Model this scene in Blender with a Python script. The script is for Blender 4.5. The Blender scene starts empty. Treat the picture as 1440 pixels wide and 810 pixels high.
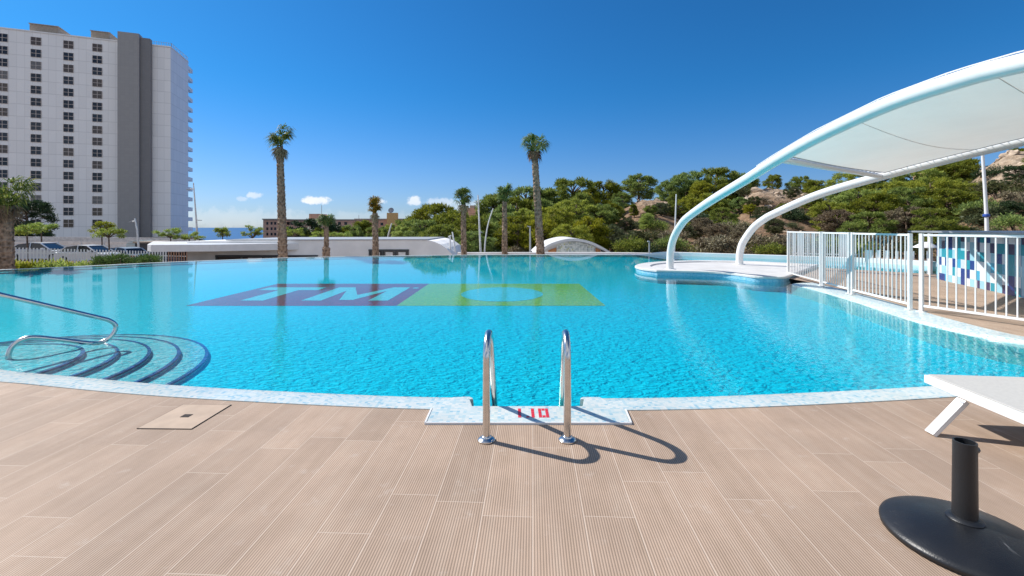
import bpy, bmesh, math, random
from mathutils import Vector, Matrix, noise as mnoise

R = math.radians
scene = bpy.context.scene
COL = scene.collection
CAM_H = 1.4
F = 640.0                       # focal length in pixels of the 1440 wide photograph
def at(px, py, z=0.0):
    """point on the horizontal plane z that the photograph shows at pixel px, py"""
    d = (CAM_H - z) * F / (py - 320.0)
    return ((px - 720.0) / F * d, d)
def atd(px, py, d):
    return ((px - 720.0) / F * d, d, CAM_H - (py - 320.0) / F * d)

# ------------------------------------------------------------------ materials
class NT:
    def __init__(self, mat):
        self.nt = mat.node_tree
        self.nt.nodes.clear()
    def n(self, typ, ins=None, **props):
        nd = self.nt.nodes.new(typ)
        for k, v in props.items():
            setattr(nd, k, v)
        for k, v in (ins or {}).items():
            self.set(nd, k, v)
        return nd
    def set(self, nd, k, v):
        s = nd.inputs[k]
        if hasattr(v, 'outputs'):
            v = v.outputs[0]
        if isinstance(v, bpy.types.NodeSocket):
            self.nt.links.new(v, s)
        else:
            s.default_value = v
    def m(self, op, a, b=0.0, c=None, clamp=False):
        nd = self.n('ShaderNodeMath', operation=op, use_clamp=clamp)
        self.set(nd, 0, a); self.set(nd, 1, b)
        if c is not None: self.set(nd, 2, c)
        return nd.outputs[0]
    def mix(self, fac, a, b, blend='MIX'):
        nd = self.n('ShaderNodeMix', data_type='RGBA', blend_type=blend)
        self.set(nd, 0, fac); self.set(nd, 6, a); self.set(nd, 7, b)
        return nd.outputs[2]
    def ramp(self, fac, stops, interp='LINEAR'):
        nd = self.n('ShaderNodeValToRGB')
        cr = nd.color_ramp; cr.interpolation = interp
        while len(cr.elements) < len(stops): cr.elements.new(0.5)
        for e, (p, c) in zip(cr.elements, stops):
            e.position = p
            e.color = (c[0], c[1], c[2], 1) if hasattr(c, '__len__') else (c, c, c, 1)
        self.set(nd, 0, fac)
        return nd.outputs[0]
    def maprange(self, v, a, b, c=0.0, d=1.0, smooth=True):
        nd = self.n('ShaderNodeMapRange', interpolation_type='SMOOTHSTEP' if smooth else 'LINEAR')
        self.set(nd, 0, v); self.set(nd, 1, a); self.set(nd, 2, b); self.set(nd, 3, c); self.set(nd, 4, d)
        return nd.outputs[0]
    def out(self, sh):
        o = self.n('ShaderNodeOutputMaterial'); self.set(o, 'Surface', sh)

def newmat(name):
    m = bpy.data.materials.new(name); m.use_nodes = True
    return m, NT(m)
def c4(c): return (c[0], c[1], c[2], 1.0)

def plain(name, col, rough=0.5, metal=0.0, var=0.12, scale=3.0, bump=0.0, bscale=40.0, spec=0.5, trans=None):
    m, t = newmat(name)
    co = t.n('ShaderNodeTexCoord').outputs['Object']
    nz = t.n('ShaderNodeTexNoise', {'Vector': co, 'Scale': scale, 'Detail': 5.0})
    f = t.maprange(nz.outputs[0], 0.3, 0.7, 1 - var, 1 + var)
    cc = t.n('ShaderNodeVectorMath', operation='SCALE'); t.set(cc, 0, col); t.set(cc, 'Scale', f)
    b = t.n('ShaderNodeBsdfPrincipled', {'Base Color': cc, 'Roughness': rough, 'Metallic': metal, 'Specular IOR Level': spec})
    if bump:
        nb = t.n('ShaderNodeTexNoise', {'Vector': co, 'Scale': bscale, 'Detail': 4.0})
        bp = t.n('ShaderNodeBump', {'Strength': bump, 'Distance': 0.02, 'Height': nb.outputs[0]})
        t.set(b, 'Normal', bp)
    if trans:
        tr = t.n('ShaderNodeBsdfTranslucent', {'Color': c4(col)})
        mx = t.n('ShaderNodeMixShader', {0: trans, 1: b, 2: tr}); t.out(mx)
    else:
        t.out(b)
    return m

def deck_mat():
    m, t = newmat('ribbed_deck_tile')
    co = t.n('ShaderNodeTexCoord').outputs['Object']
    mp = t.n('ShaderNodeMapping', {'Vector': co, 'Rotation': (0, 0, R(2.6))})
    sx = t.n('ShaderNodeSeparateXYZ', {0: mp})
    u = t.m('DIVIDE', sx.outputs[0], 0.247)
    row = t.m('FLOOR', u); fu = t.m('SUBTRACT', u, row)
    wn = t.n('ShaderNodeTexWhiteNoise', noise_dimensions='1D'); t.set(wn, 'W', row)
    v = t.m('ADD', t.m('DIVIDE', sx.outputs[1], 1.2), wn.outputs[0])
    cl = t.m('FLOOR', v); fv = t.m('SUBTRACT', v, cl)
    cb = t.n('ShaderNodeCombineXYZ', {0: row, 1: cl})
    tone = t.n('ShaderNodeTexWhiteNoise', {'Vector': cb}, noise_dimensions='2D')
    ju = t.maprange(t.m('ABSOLUTE', t.m('SUBTRACT', fu, 0.5)), 0.488, 0.493)
    jv = t.maprange(t.m('ABSOLUTE', t.m('SUBTRACT', fv, 0.5)), 0.4975, 0.4985)
    joint = t.m('MAXIMUM', ju, jv)
    rib = t.m('MULTIPLY_ADD', t.m('SINE', t.m('MULTIPLY', fu, 2 * math.pi * 20)), 0.5, 0.5)
    # wood-look print: stretched noise
    off = t.n('ShaderNodeVectorMath', {0: mp, 1: tone.outputs[1]}, operation='ADD')
    mp2 = t.n('ShaderNodeMapping', {'Vector': off, 'Scale': (14, 1.3, 1)})
    g = t.n('ShaderNodeTexNoise', {'Vector': mp2, 'Scale': 1.0, 'Detail': 7.0, 'Roughness': 0.62})
    base = t.ramp(g.outputs[0], [(0.2, (0.355, 0.258, 0.184)), (0.5, (0.412, 0.300, 0.222)), (0.8, (0.452, 0.346, 0.262))])
    tn = t.m('MULTIPLY_ADD', tone.outputs[0], 0.16, 0.92)
    st = t.n('ShaderNodeTexNoise', {'Vector': co, 'Scale': 0.9, 'Detail': 6.0, 'Roughness': 0.65})
    stf = t.maprange(st.outputs[0], 0.35, 0.7, 0.88, 1.09)
    blot = t.n('ShaderNodeTexNoise', {'Vector': co, 'Scale': 5.5, 'Detail': 5.0, 'Roughness': 0.7})
    lime = t.maprange(blot.outputs[0], 0.58, 0.74, 0.0, 0.35)      # dried splashes of pool water
    k = t.m('MULTIPLY', t.m('MULTIPLY', tn, stf), t.maprange(rib, 0.1, 0.65, 0.62, 1.10))
    sc = t.n('ShaderNodeVectorMath', operation='SCALE'); t.set(sc, 0, base); t.set(sc, 'Scale', k)
    cc = t.mix(lime, sc.outputs[0], c4((0.5, 0.43, 0.37)))
    cc = t.mix(t.m('MULTIPLY', joint, 0.6), cc, c4((0.56, 0.46, 0.375)))
    h = t.m('SUBTRACT', t.m('MULTIPLY', rib, 0.5), t.m('MULTIPLY', joint, 0.6))
    bp = t.n('ShaderNodeBump', {'Strength': 0.35, 'Distance': 0.003, 'Height': h})
    b = t.n('ShaderNodeBsdfPrincipled', {'Base Color': cc, 'Roughness': 0.75, 'Normal': bp, 'Specular IOR Level': 0.22})
    t.out(b)
    return m

def mosaic_mat(name, stops, size=0.025, grout=(0.7, 0.76, 0.78), rough=0.25, stretch=1.0, gw=0.06):
    """small square glass tiles, one flat colour each"""
    m, t = newmat(name)
    co = t.n('ShaderNodeTexCoord').outputs['Object']
    sc = t.n('ShaderNodeVectorMath', {0: co, 1: (1 / size, 1 / size, 1 / (size * stretch))}, operation='MULTIPLY')
    sc2 = t.n('ShaderNodeVectorMath', {0: sc, 1: (0.137, 0.211, 0.173)}, operation='ADD')
    fl = t.n('ShaderNodeVectorMath', {0: sc2}, operation='FLOOR')
    wn = t.n('ShaderNodeTexWhiteNoise', {'Vector': fl}, noise_dimensions='3D')
    col = t.ramp(wn.outputs[0], stops, 'CONSTANT')
    fr = t.n('ShaderNodeVectorMath', {0: sc2}, operation='FRACTION')
    sp = t.n('ShaderNodeSeparateXYZ', {0: fr})
    gx = t.m('LESS_THAN', sp.outputs[0], gw); gy = t.m('LESS_THAN', sp.outputs[1], gw)
    gmask = t.m('MAXIMUM', gx, gy)
    big = t.n('ShaderNodeTexNoise', {'Vector': co, 'Scale': 1.4, 'Detail': 4.0})
    cc = t.mix(gmask, col, c4(grout))
    s2 = t.n('ShaderNodeVectorMath', operation='SCALE'); t.set(s2, 0, cc); t.set(s2, 'Scale', t.maprange(big.outputs[0], 0.3, 0.7, 0.92, 1.06))
    bp = t.n('ShaderNodeBump', {'Strength': 0.25, 'Distance': 0.002, 'Height': t.m('SUBTRACT', t.m('MULTIPLY', wn.outputs[0], 0.3), gmask)})
    b = t.n('ShaderNodeBsdfPrincipled', {'Base Color': s2, 'Roughness': rough, 'Normal': bp})
    t.out(b)
    return m

def water_mat():
    m, t = newmat('pool_water')
    co = t.n('ShaderNodeTexCoord').outputs['Object']
    sp = t.n('ShaderNodeSeparateXYZ', {0: co})
    # breeze: ripples near the ladder and on the right, calm along the far edge
    w = t.n('ShaderNodeTexNoise', {'Vector': co, 'Scale': 0.25, 'Detail': 2.0})
    yy = t.m('ADD', sp.outputs[1], t.m('MULTIPLY', w.outputs[0], 5.0))
    yy = t.m('SUBTRACT', yy, t.m('MULTIPLY', sp.outputs[0], 0.35))
    wind = t.maprange(yy, 7.0, 19.0, 1.0, 0.05)
    mp = t.n('ShaderNodeMapping', {'Vector': co, 'Rotation': (0, 0, R(25)), 'Scale': (1.0, 1.6, 1.0)})
    n1 = t.n('ShaderNodeTexNoise', {'Vector': mp, 'Scale': 8.0, 'Detail': 3.0, 'Roughness': 0.55, 'Distortion': 0.8})
    n2 = t.n('ShaderNodeTexNoise', {'Vector': co, 'Scale': 1.1, 'Detail': 2.0})
    hh = t.m('ADD', n1.outputs[0], t.m('MULTIPLY', n2.outputs[0], 0.5))
    bp = t.n('ShaderNodeBump', {'Strength': t.m('MULTIPLY', wind, 0.17), 'Distance': 0.02, 'Height': hh})
    fr = t.n('ShaderNodeFresnel', {'IOR': 1.33, 'Normal': bp})
    fac = t.m('MULTIPLY', fr, 0.92, clamp=True)
    # caustic light painted into the water tint as a bright cell net
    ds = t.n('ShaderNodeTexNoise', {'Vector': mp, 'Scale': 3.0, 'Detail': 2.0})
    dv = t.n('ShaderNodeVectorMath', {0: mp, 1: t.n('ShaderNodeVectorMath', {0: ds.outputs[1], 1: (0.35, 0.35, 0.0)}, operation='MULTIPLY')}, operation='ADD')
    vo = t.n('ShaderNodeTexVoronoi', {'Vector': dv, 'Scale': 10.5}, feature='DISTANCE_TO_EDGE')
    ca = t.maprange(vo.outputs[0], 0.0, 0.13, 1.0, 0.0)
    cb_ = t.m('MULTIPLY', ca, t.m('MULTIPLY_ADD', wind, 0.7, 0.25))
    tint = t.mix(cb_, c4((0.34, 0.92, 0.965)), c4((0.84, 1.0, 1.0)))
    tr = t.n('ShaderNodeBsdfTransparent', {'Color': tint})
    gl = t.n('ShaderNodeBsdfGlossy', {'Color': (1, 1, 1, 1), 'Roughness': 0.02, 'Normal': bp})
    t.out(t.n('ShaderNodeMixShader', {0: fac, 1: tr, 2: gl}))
    return m

def tile_mat(name, col, var=0.1, scale=8.0):
    """underwater mosaic, seen as one colour with a slight mottling"""
    m, t = newmat(name)
    co = t.n('ShaderNodeTexCoord').outputs['Object']
    fl = t.n('ShaderNodeVectorMath', {0: t.n('ShaderNodeVectorMath', {0: co, 1: (20, 20, 20)}, operation='MULTIPLY')}, operation='FLOOR')
    wn = t.n('ShaderNodeTexWhiteNoise', {'Vector': fl}, noise_dimensions='3D')
    s = t.n('ShaderNodeVectorMath', operation='SCALE'); t.set(s, 0, col); t.set(s, 'Scale', t.m('MULTIPLY_ADD', wn.outputs[0], 2 * var, 1 - var))
    t.out(t.n('ShaderNodeBsdfPrincipled', {'Base Color': s, 'Roughness': 0.6}))
    return m

def leaf_mat(name, a, b, c, trans=0.3, rough=0.55):
    m, t = newmat(name)
    g = t.n('ShaderNodeNewGeometry')
    oi = t.n('ShaderNodeObjectInfo')
    col = t.ramp(g.outputs['Random Per Island'], [(0.0, a), (0.55, b), (1.0, c)])
    hs = t.n('ShaderNodeHueSaturation', {'Hue': t.m('MULTIPLY_ADD', oi.outputs['Random'], 0.05, 0.475), 'Saturation': t.m('MULTIPLY_ADD', oi.outputs['Random'], -0.25, 1.08),
                                         'Value': t.m('MULTIPLY_ADD', oi.outputs['Random'], 0.5, 1.08), 'Color': col})
    d = t.n('ShaderNodeBsdfPrincipled', {'Base Color': hs, 'Roughness': rough, 'Specular IOR Level': 0.25})
    tr = t.n('ShaderNodeBsdfTranslucent', {'Color': hs})
    t.out(t.n('ShaderNodeMixShader', {0: trans, 1: d, 2: tr}))
    return m

def bark_mat(name, a, b, scale=9.0, sz=1.0, bump=0.8):
    m, t = newmat(name)
    co = t.n('ShaderNodeTexCoord').outputs['Object']
    mp = t.n('ShaderNodeMapping', {'Vector': co, 'Scale': (1, 1, sz)})
    v = t.n('ShaderNodeTexVoronoi', {'Vector': mp, 'Scale': scale})
    n = t.n('ShaderNodeTexNoise', {'Vector': mp, 'Scale': scale * 2.2, 'Detail': 5.0})
    f = t.m('MULTIPLY_ADD', n.outputs[0], 0.5, t.m('MULTIPLY', v.outputs[0], 0.7))
    col = t.ramp(f, [(0.2, a), (0.75, b)])
    bp = t.n('ShaderNodeBump', {'Strength': bump, 'Distance': 0.05, 'Height': f})
    t.out(t.n('ShaderNodeBsdfPrincipled', {'Base Color': col, 'Roughness': 0.9, 'Normal': bp, 'Specular IOR Level': 0.15}))
    return m

def ground_mat():
    m, t = newmat('dry_earth')
    co = t.n('ShaderNodeTexCoord').outputs['Object']
    n1 = t.n('ShaderNodeTexNoise', {'Vector': co, 'Scale': 0.16, 'Detail': 9.0, 'Roughness': 0.65})
    n2 = t.n('ShaderNodeTexNoise', {'Vector': co, 'Scale': 1.3, 'Detail': 8.0, 'Roughness': 0.7})
    v = t.n('ShaderNodeTexVoronoi', {'Vector': co, 'Scale': 1.1}, feature='F1')
    earth = t.ramp(n2.outputs[0], [(0.3, (0.13, 0.078, 0.045)), (0.5, (0.25, 0.16, 0.10)), (0.7, (0.38, 0.28, 0.19))])
    rock = t.ramp(n2.outputs[0], [(0.3, (0.20, 0.14, 0.095)), (0.5, (0.40, 0.30, 0.21)), (0.72, (0.54, 0.44, 0.33))])
    sp = t.n('ShaderNodeSeparateXYZ', {0: co})
    hi = t.maprange(t.m('MULTIPLY_ADD', n1.outputs[0], 4.0, sp.outputs[2]), 5.5, 8.5)
    cc = t.mix(hi, earth, rock)
    hsum = t.m('ADD', t.m('MULTIPLY', v.outputs[0], 0.6), n2.outputs[0])
    bp = t.n('ShaderNodeBump', {'Strength': 0.9, 'Distance': 0.5, 'Height': hsum})
    t.out(t.n('ShaderNodeBsdfPrincipled', {'Base Color': cc, 'Roughness': 0.95, 'Normal': bp, 'Specular IOR Level': 0.1}))
    return m

def sea_mat():
    m, t = newmat('sea_water')
    co = t.n('ShaderNodeTexCoord').outputs['Object']
    mp = t.n('ShaderNodeMapping', {'Vector': co, 'Scale': (0.004, 0.02, 1)})
    n = t.n('ShaderNodeTexNoise', {'Vector': mp, 'Scale': 1.0, 'Detail': 6.0})
    col = t.ramp(n.outputs[0], [(0.35, (0.010, 0.085, 0.22)), (0.65, (0.018, 0.12, 0.29))])
    t.out(t.n('ShaderNodeBsdfPrincipled', {'Base Color': col, 'Roughness': 0.6, 'Specular IOR Level': 0.12}))
    return m

def panel_mat(name, col, pw=1.5, ph=3.0, dark=0.82, rough=0.45):
    """cladding panels with fine open joints"""
    m, t = newmat(name)
    co = t.n('ShaderNodeTexCoord').outputs['Object']
    sp = t.n('ShaderNodeSeparateXYZ', {0: co})
    h = t.m('ADD', sp.outputs[0], t.m('MULTIPLY', sp.outputs[1], 0.73))
    u = t.m('FRACT', t.m('DIVIDE', h, pw)); v = t.m('FRACT', t.m('DIVIDE', sp.outputs[2], ph))
    j = t.m('MAXIMUM', t.m('LESS_THAN', u, 0.05), t.m('LESS_THAN', v, 0.05))
    cb = t.n('ShaderNodeCombineXYZ', {0: t.m('FLOOR', t.m('DIVIDE', h, pw)), 2: t.m('FLOOR', t.m('DIVIDE', sp.outputs[2], ph))})
    wn = t.n('ShaderNodeTexWhiteNoise', {'Vector': cb}, noise_dimensions='3D')
    k = t.m('MULTIPLY', t.m('MULTIPLY_ADD', wn.outputs[0], 0.06, 0.97), t.m('SUBTRACT', 1.0, t.m('MULTIPLY', j, 1 - dark)))
    s = t.n('ShaderNodeVectorMath', operation='SCALE'); t.set(s, 0, col); t.set(s, 'Scale', k)
    t.out(t.n('ShaderNodeBsdfPrincipled', {'Base Color': s, 'Roughness': rough}))
    return m

M = {}
M['deck'] = deck_mat()
M['coping'] = mosaic_mat('coping_mosaic', [(0, (0.50, 0.58, 0.57)), (0.3, (0.57, 0.61, 0.58)), (0.58, (0.41, 0.54, 0.56)), (0.78, (0.61, 0.63, 0.59)), (0.93, (0.29, 0.46, 0.53))], 0.026, grout=(0.56, 0.60, 0.57))
M['red_tile'] = plain('red_mosaic', (0.62, 0.03, 0.035), 0.3, var=0.1, scale=40)
M['water'] = water_mat()
M['floor_tile'] = tile_mat('pool_floor_tile', (0.004, 0.74, 0.90), 0.08)
M['circle_tile'] = tile_mat('pale_circle_tile', (0.30, 0.80, 0.90), 0.08)
M['ledge_tile'] = tile_mat('pool_ledge_tile', (0.42, 0.66, 0.74), 0.08)
M['step_tile'] = tile_mat('pool_step_tile', (0.66, 0.70, 0.76), 0.1)
M['wall_tile'] = tile_mat('pool_wall_tile', (0.30, 0.66, 0.80), 0.1)
M['side_tile'] = mosaic_mat('terrace_side_mosaic', [(0, (0.16, 0.42, 0.58)), (0.4, (0.24, 0.50, 0.64)), (0.8, (0.34, 0.56, 0.66))], 0.026, grout=(0.35, 0.5, 0.58))
M['riser_tile'] = tile_mat('pool_riser_tile', (0.35, 0.90, 0.98), 0.1)
M['nosing'] = tile_mat('navy_nosing_tile', (0.05, 0.055, 0.30), 0.35)
M['purple'] = tile_mat('purple_tile', (1.0, 0.05, 0.10), 0.12)
M['green'] = tile_mat('green_tile', (1.0, 0.66, 0.13), 0.12)
M['letter'] = tile_mat('pale_letter_tile', (0.75, 0.80, 0.82), 0.08)
M['white'] = plain('white_paint', (0.74, 0.74, 0.73), 0.35, var=0.04, scale=2)
M['white_steel'] = plain('white_powder_coat', (0.73, 0.73, 0.72), 0.28, var=0.03, scale=6, bump=0.02)
M['white_render'] = plain('white_render', (0.87, 0.85, 0.82), 0.8, var=0.07, scale=0.8, bump=0.1, bscale=60)
M['terrace'] = plain('white_terrace_plaster', (0.62, 0.60, 0.57), 0.6, var=0.07, scale=1.5, bump=0.05)
M['chrome'] = plain('stainless_steel', (0.64, 0.62, 0.59), 0.22, 1.0, var=0.06, scale=20, bump=0.015, bscale=120)
def black_mat():
    m, t = newmat('black_cast')
    co = t.n('ShaderNodeTexCoord').outputs['Object']
    mp = t.n('ShaderNodeMapping', {'Vector': co, 'Rotation': (0.3, 0.5, 0.8), 'Scale': (30, 6, 12)})
    sc = t.n('ShaderNodeTexNoise', {'Vector': mp, 'Scale': 1.0, 'Detail': 8.0, 'Roughness': 0.7})
    ar = t.n('ShaderNodeTexNoise', {'Vector': co, 'Scale': 4.0, 'Detail': 3.0})
    k = t.m('MULTIPLY', t.maprange(sc.outputs[0], 0.60, 0.72), t.maprange(ar.outputs[0], 0.52, 0.66))
    col = t.mix(t.m('MULTIPLY', k, 0.55), c4((0.011, 0.012, 0.014)), c4((0.22, 0.22, 0.22)))     # scuffs
    nb = t.n('ShaderNodeTexNoise', {'Vector': co, 'Scale': 160.0, 'Detail': 3.0})
    bp = t.n('ShaderNodeBump', {'Strength': 0.12, 'Distance': 0.01, 'Height': nb.outputs[0]})
    t.out(t.n('ShaderNodeBsdfPrincipled', {'Base Color': col, 'Roughness': t.maprange(ar.outputs[0], 0.3, 0.7, 0.34, 0.52), 'Normal': bp}))
    return m
M['black'] = black_mat()
M['grey_steel'] = plain('grey_steel', (0.35, 0.36, 0.37), 0.5, var=0.05)
M['dark_steel'] = plain('dark_steel', (0.05, 0.055, 0.06), 0.45, var=0.1)
M['sling'] = plain('beige_sling', (0.47, 0.455, 0.42), 0.85, var=0.04, scale=60, bump=0.15, bscale=420)
M['drain'] = plain('drain_lid_tile', (0.40, 0.29, 0.205), 0.7, var=0.1, scale=6)
M['hole'] = plain('dark_void', (0.02, 0.012, 0.01), 0.9)
M['ground'] = ground_mat()
M['sea'] = sea_mat()
M['tower'] = panel_mat('pale_cladding', (0.92, 0.90, 0.87), 1.5, 3.0)
M['stair'] = panel_mat('grey_cladding', (0.34, 0.325, 0.31), 0.9, 0.75, 0.88)
M['stair2'] = panel_mat('darker_grey_cladding', (0.22, 0.21, 0.205), 0.9, 0.75, 0.88)
M['glass'] = plain('dark_window_glass', (0.02, 0.022, 0.028), 0.12, var=0.6, scale=0.35)
M['cream'] = plain('cream_window_frame', (0.50, 0.44, 0.40), 0.5)
M['sandy'] = plain('sandy_render', (0.40, 0.33, 0.26), 0.85, var=0.1)
M['brick'] = panel_mat('pink_brick', (0.66, 0.38, 0.26), 2.0, 3.0, 0.7, 0.9)
M['ochre'] = plain('ochre_render', (0.66, 0.40, 0.15), 0.85, var=0.15)
M['grey_render'] = plain('pale_grey_render', (0.58, 0.58, 0.58), 0.8, var=0.07, scale=0.8)
M['wood'] = plain('orange_wood', (0.40, 0.16, 0.045), 0.5, var=0.2, scale=5)
M['louvre'] = plain('pale_grey_louvre', (0.74, 0.73, 0.71), 0.5)
M['slat'] = plain('white_slat', (0.74, 0.74, 0.72), 0.45, var=0.06)
M['slat_brown'] = plain('brown_slat', (0.36, 0.20, 0.13), 0.6, var=0.1)
M['tyre'] = plain('tyre_rubber', (0.02, 0.02, 0.02), 0.8)
M['lamp_red'] = plain('red_lens', (0.45, 0.02, 0.02), 0.2)
M['lamp_clear'] = plain('clear_lens', (0.7, 0.72, 0.75), 0.1)
M['blue_ring'] = plain('blue_paint', (0.03, 0.08, 0.35), 0.4)
M['zinc'] = plain('zinc_counter', (0.30, 0.33, 0.36), 0.4, 0.3, var=0.08)
M['mosaic_dome'] = mosaic_mat('grey_mosaic', [(0, (0.62, 0.64, 0.60)), (0.35, (0.40, 0.44, 0.42)), (0.6, (0.52, 0.56, 0.52)), (0.85, (0.26, 0.30, 0.31)), (0.95, (0.45, 0.45, 0.22))], 0.09, grout=(0.6, 0.6, 0.58), rough=0.5)
M['bar_mosaic'] = mosaic_mat('blue_bar_mosaic', [(0, (0.62, 0.68, 0.72)), (0.20, (0.28, 0.52, 0.62)), (0.42, (0.015, 0.25, 0.33)), (0.60, (0.012, 0.04, 0.20)), (0.75, (0.05, 0.33, 0.50)), (0.85, (0.045, 0.035, 0.10)), (0.93, (0.48, 0.56, 0.62))], 0.19, grout=(0.55, 0.6, 0.62), stretch=1.15, gw=0.0)
M['bark'] = bark_mat('pine_bark', (0.05, 0.036, 0.026), (0.17, 0.12, 0.09))
M['palm_bark'] = bark_mat('palm_bark', (0.07, 0.045, 0.03), (0.36, 0.255, 0.18), 8.0, 0.7)
M['pine'] = leaf_mat('pine_needles', (0.065, 0.094, 0.016), (0.145, 0.188, 0.026), (0.27, 0.295, 0.045), 0.42)
M['pine_light'] = leaf_mat('light_pine_needles', (0.12, 0.155, 0.02), (0.235, 0.27, 0.03), (0.38, 0.385, 0.055), 0.45)
M['pine_dark'] = leaf_mat('dark_pine_needles', (0.012, 0.028, 0.012), (0.024, 0.05, 0.017), (0.05, 0.085, 0.025), 0.15)
M['scrub'] = leaf_mat('scrub_leaves', (0.04, 0.052, 0.02), (0.075, 0.085, 0.032), (0.13, 0.135, 0.05))
M['dry'] = leaf_mat('dry_twigs', (0.10, 0.075, 0.045), (0.165, 0.13, 0.08), (0.22, 0.19, 0.10), 0.15)
M['umbrella_leaf'] = leaf_mat('young_tree_leaves', (0.10, 0.16, 0.02), (0.20, 0.26, 0.03), (0.34, 0.36, 0.06), 0.4)
M['juniper'] = leaf_mat('juniper_leaves', (0.03, 0.065, 0.015), (0.055, 0.105, 0.022), (0.10, 0.16, 0.04))
M['frond'] = leaf_mat('palm_fronds', (0.045, 0.085, 0.02), (0.095, 0.15, 0.03), (0.22, 0.225, 0.055), 0.4)
M['frond_yellow'] = leaf_mat('yellowed_palm_fronds', (0.10, 0.11, 0.025), (0.22, 0.18, 0.03), (0.36, 0.24, 0.04))
M['frond_dead'] = leaf_mat('dead_palm_fronds', (0.11, 0.07, 0.04), (0.19, 0.13, 0.07), (0.27, 0.2, 0.11), 0.1)
def fabric_mat():
    m, t = newmat('white_shade_cloth')
    co = t.n('ShaderNodeTexCoord').outputs['Object']
    nz = t.n('ShaderNodeTexNoise', {'Vector': co, 'Scale': 0.9, 'Detail': 4.0})
    wv = t.n('ShaderNodeTexNoise', {'Vector': co, 'Scale': 5.0, 'Detail': 2.0})
    s = t.n('ShaderNodeVectorMath', operation='SCALE'); t.set(s, 0, (0.80, 0.80, 0.77)); t.set(s, 'Scale', t.maprange(nz.outputs[0], 0.3, 0.7, 0.95, 1.03))
    bp = t.n('ShaderNodeBump', {'Strength': 0.12, 'Distance': 0.05, 'Height': wv.outputs[0]})
    d = t.n('ShaderNodeBsdfPrincipled', {'Base Color': s, 'Roughness': 0.9, 'Normal': bp, 'Specular IOR Level': 0.1})
    tr = t.n('ShaderNodeBsdfTranslucent', {'Color': (0.80, 0.79, 0.72, 1), 'Normal': bp})
    t.out(t.n('ShaderNodeMixShader', {0: 0.30, 1: d, 2: tr}))
    return m
M['fabric'] = fabric_mat()
M['seam'] = plain('fabric_seam', (0.66, 0.66, 0.64), 0.9)
PAINT = {}
def paint(name, col):
    if name not in PAINT:
        m, t = newmat(name)
        b = t.n('ShaderNodeBsdfPrincipled', {'Base Color': c4(col), 'Roughness': 0.35, 'Metallic': 0.2, 'Coat Weight': 0.7, 'Coat Roughness': 0.08})
        t.out(b); PAINT[name] = m
    return PAINT[name]

# ------------------------------------------------------------------ mesh helpers
OFF = {}
def tag(o, label=None, cat=None, group=None, kind=None):
    if label: o['label'] = label
    if cat: o['category'] = cat
    if group: o['group'] = group
    if kind: o['kind'] = kind
    return o
def thing(name, label, cat, loc=(0, 0, 0), rz=0.0, group=None):
    o = bpy.data.objects.new(name, None); COL.objects.link(o)
    o.empty_display_size = 0.2
    o.location = loc; o.rotation_euler = (0, 0, rz)
    OFF[o.name] = Vector(loc)
    return tag(o, label, cat, group)
def copy_tree(o, parent=None):
    c = o.copy(); COL.objects.link(c); c.parent = parent
    for ch in list(o.children):
        copy_tree(ch, c)
    return c

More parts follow.
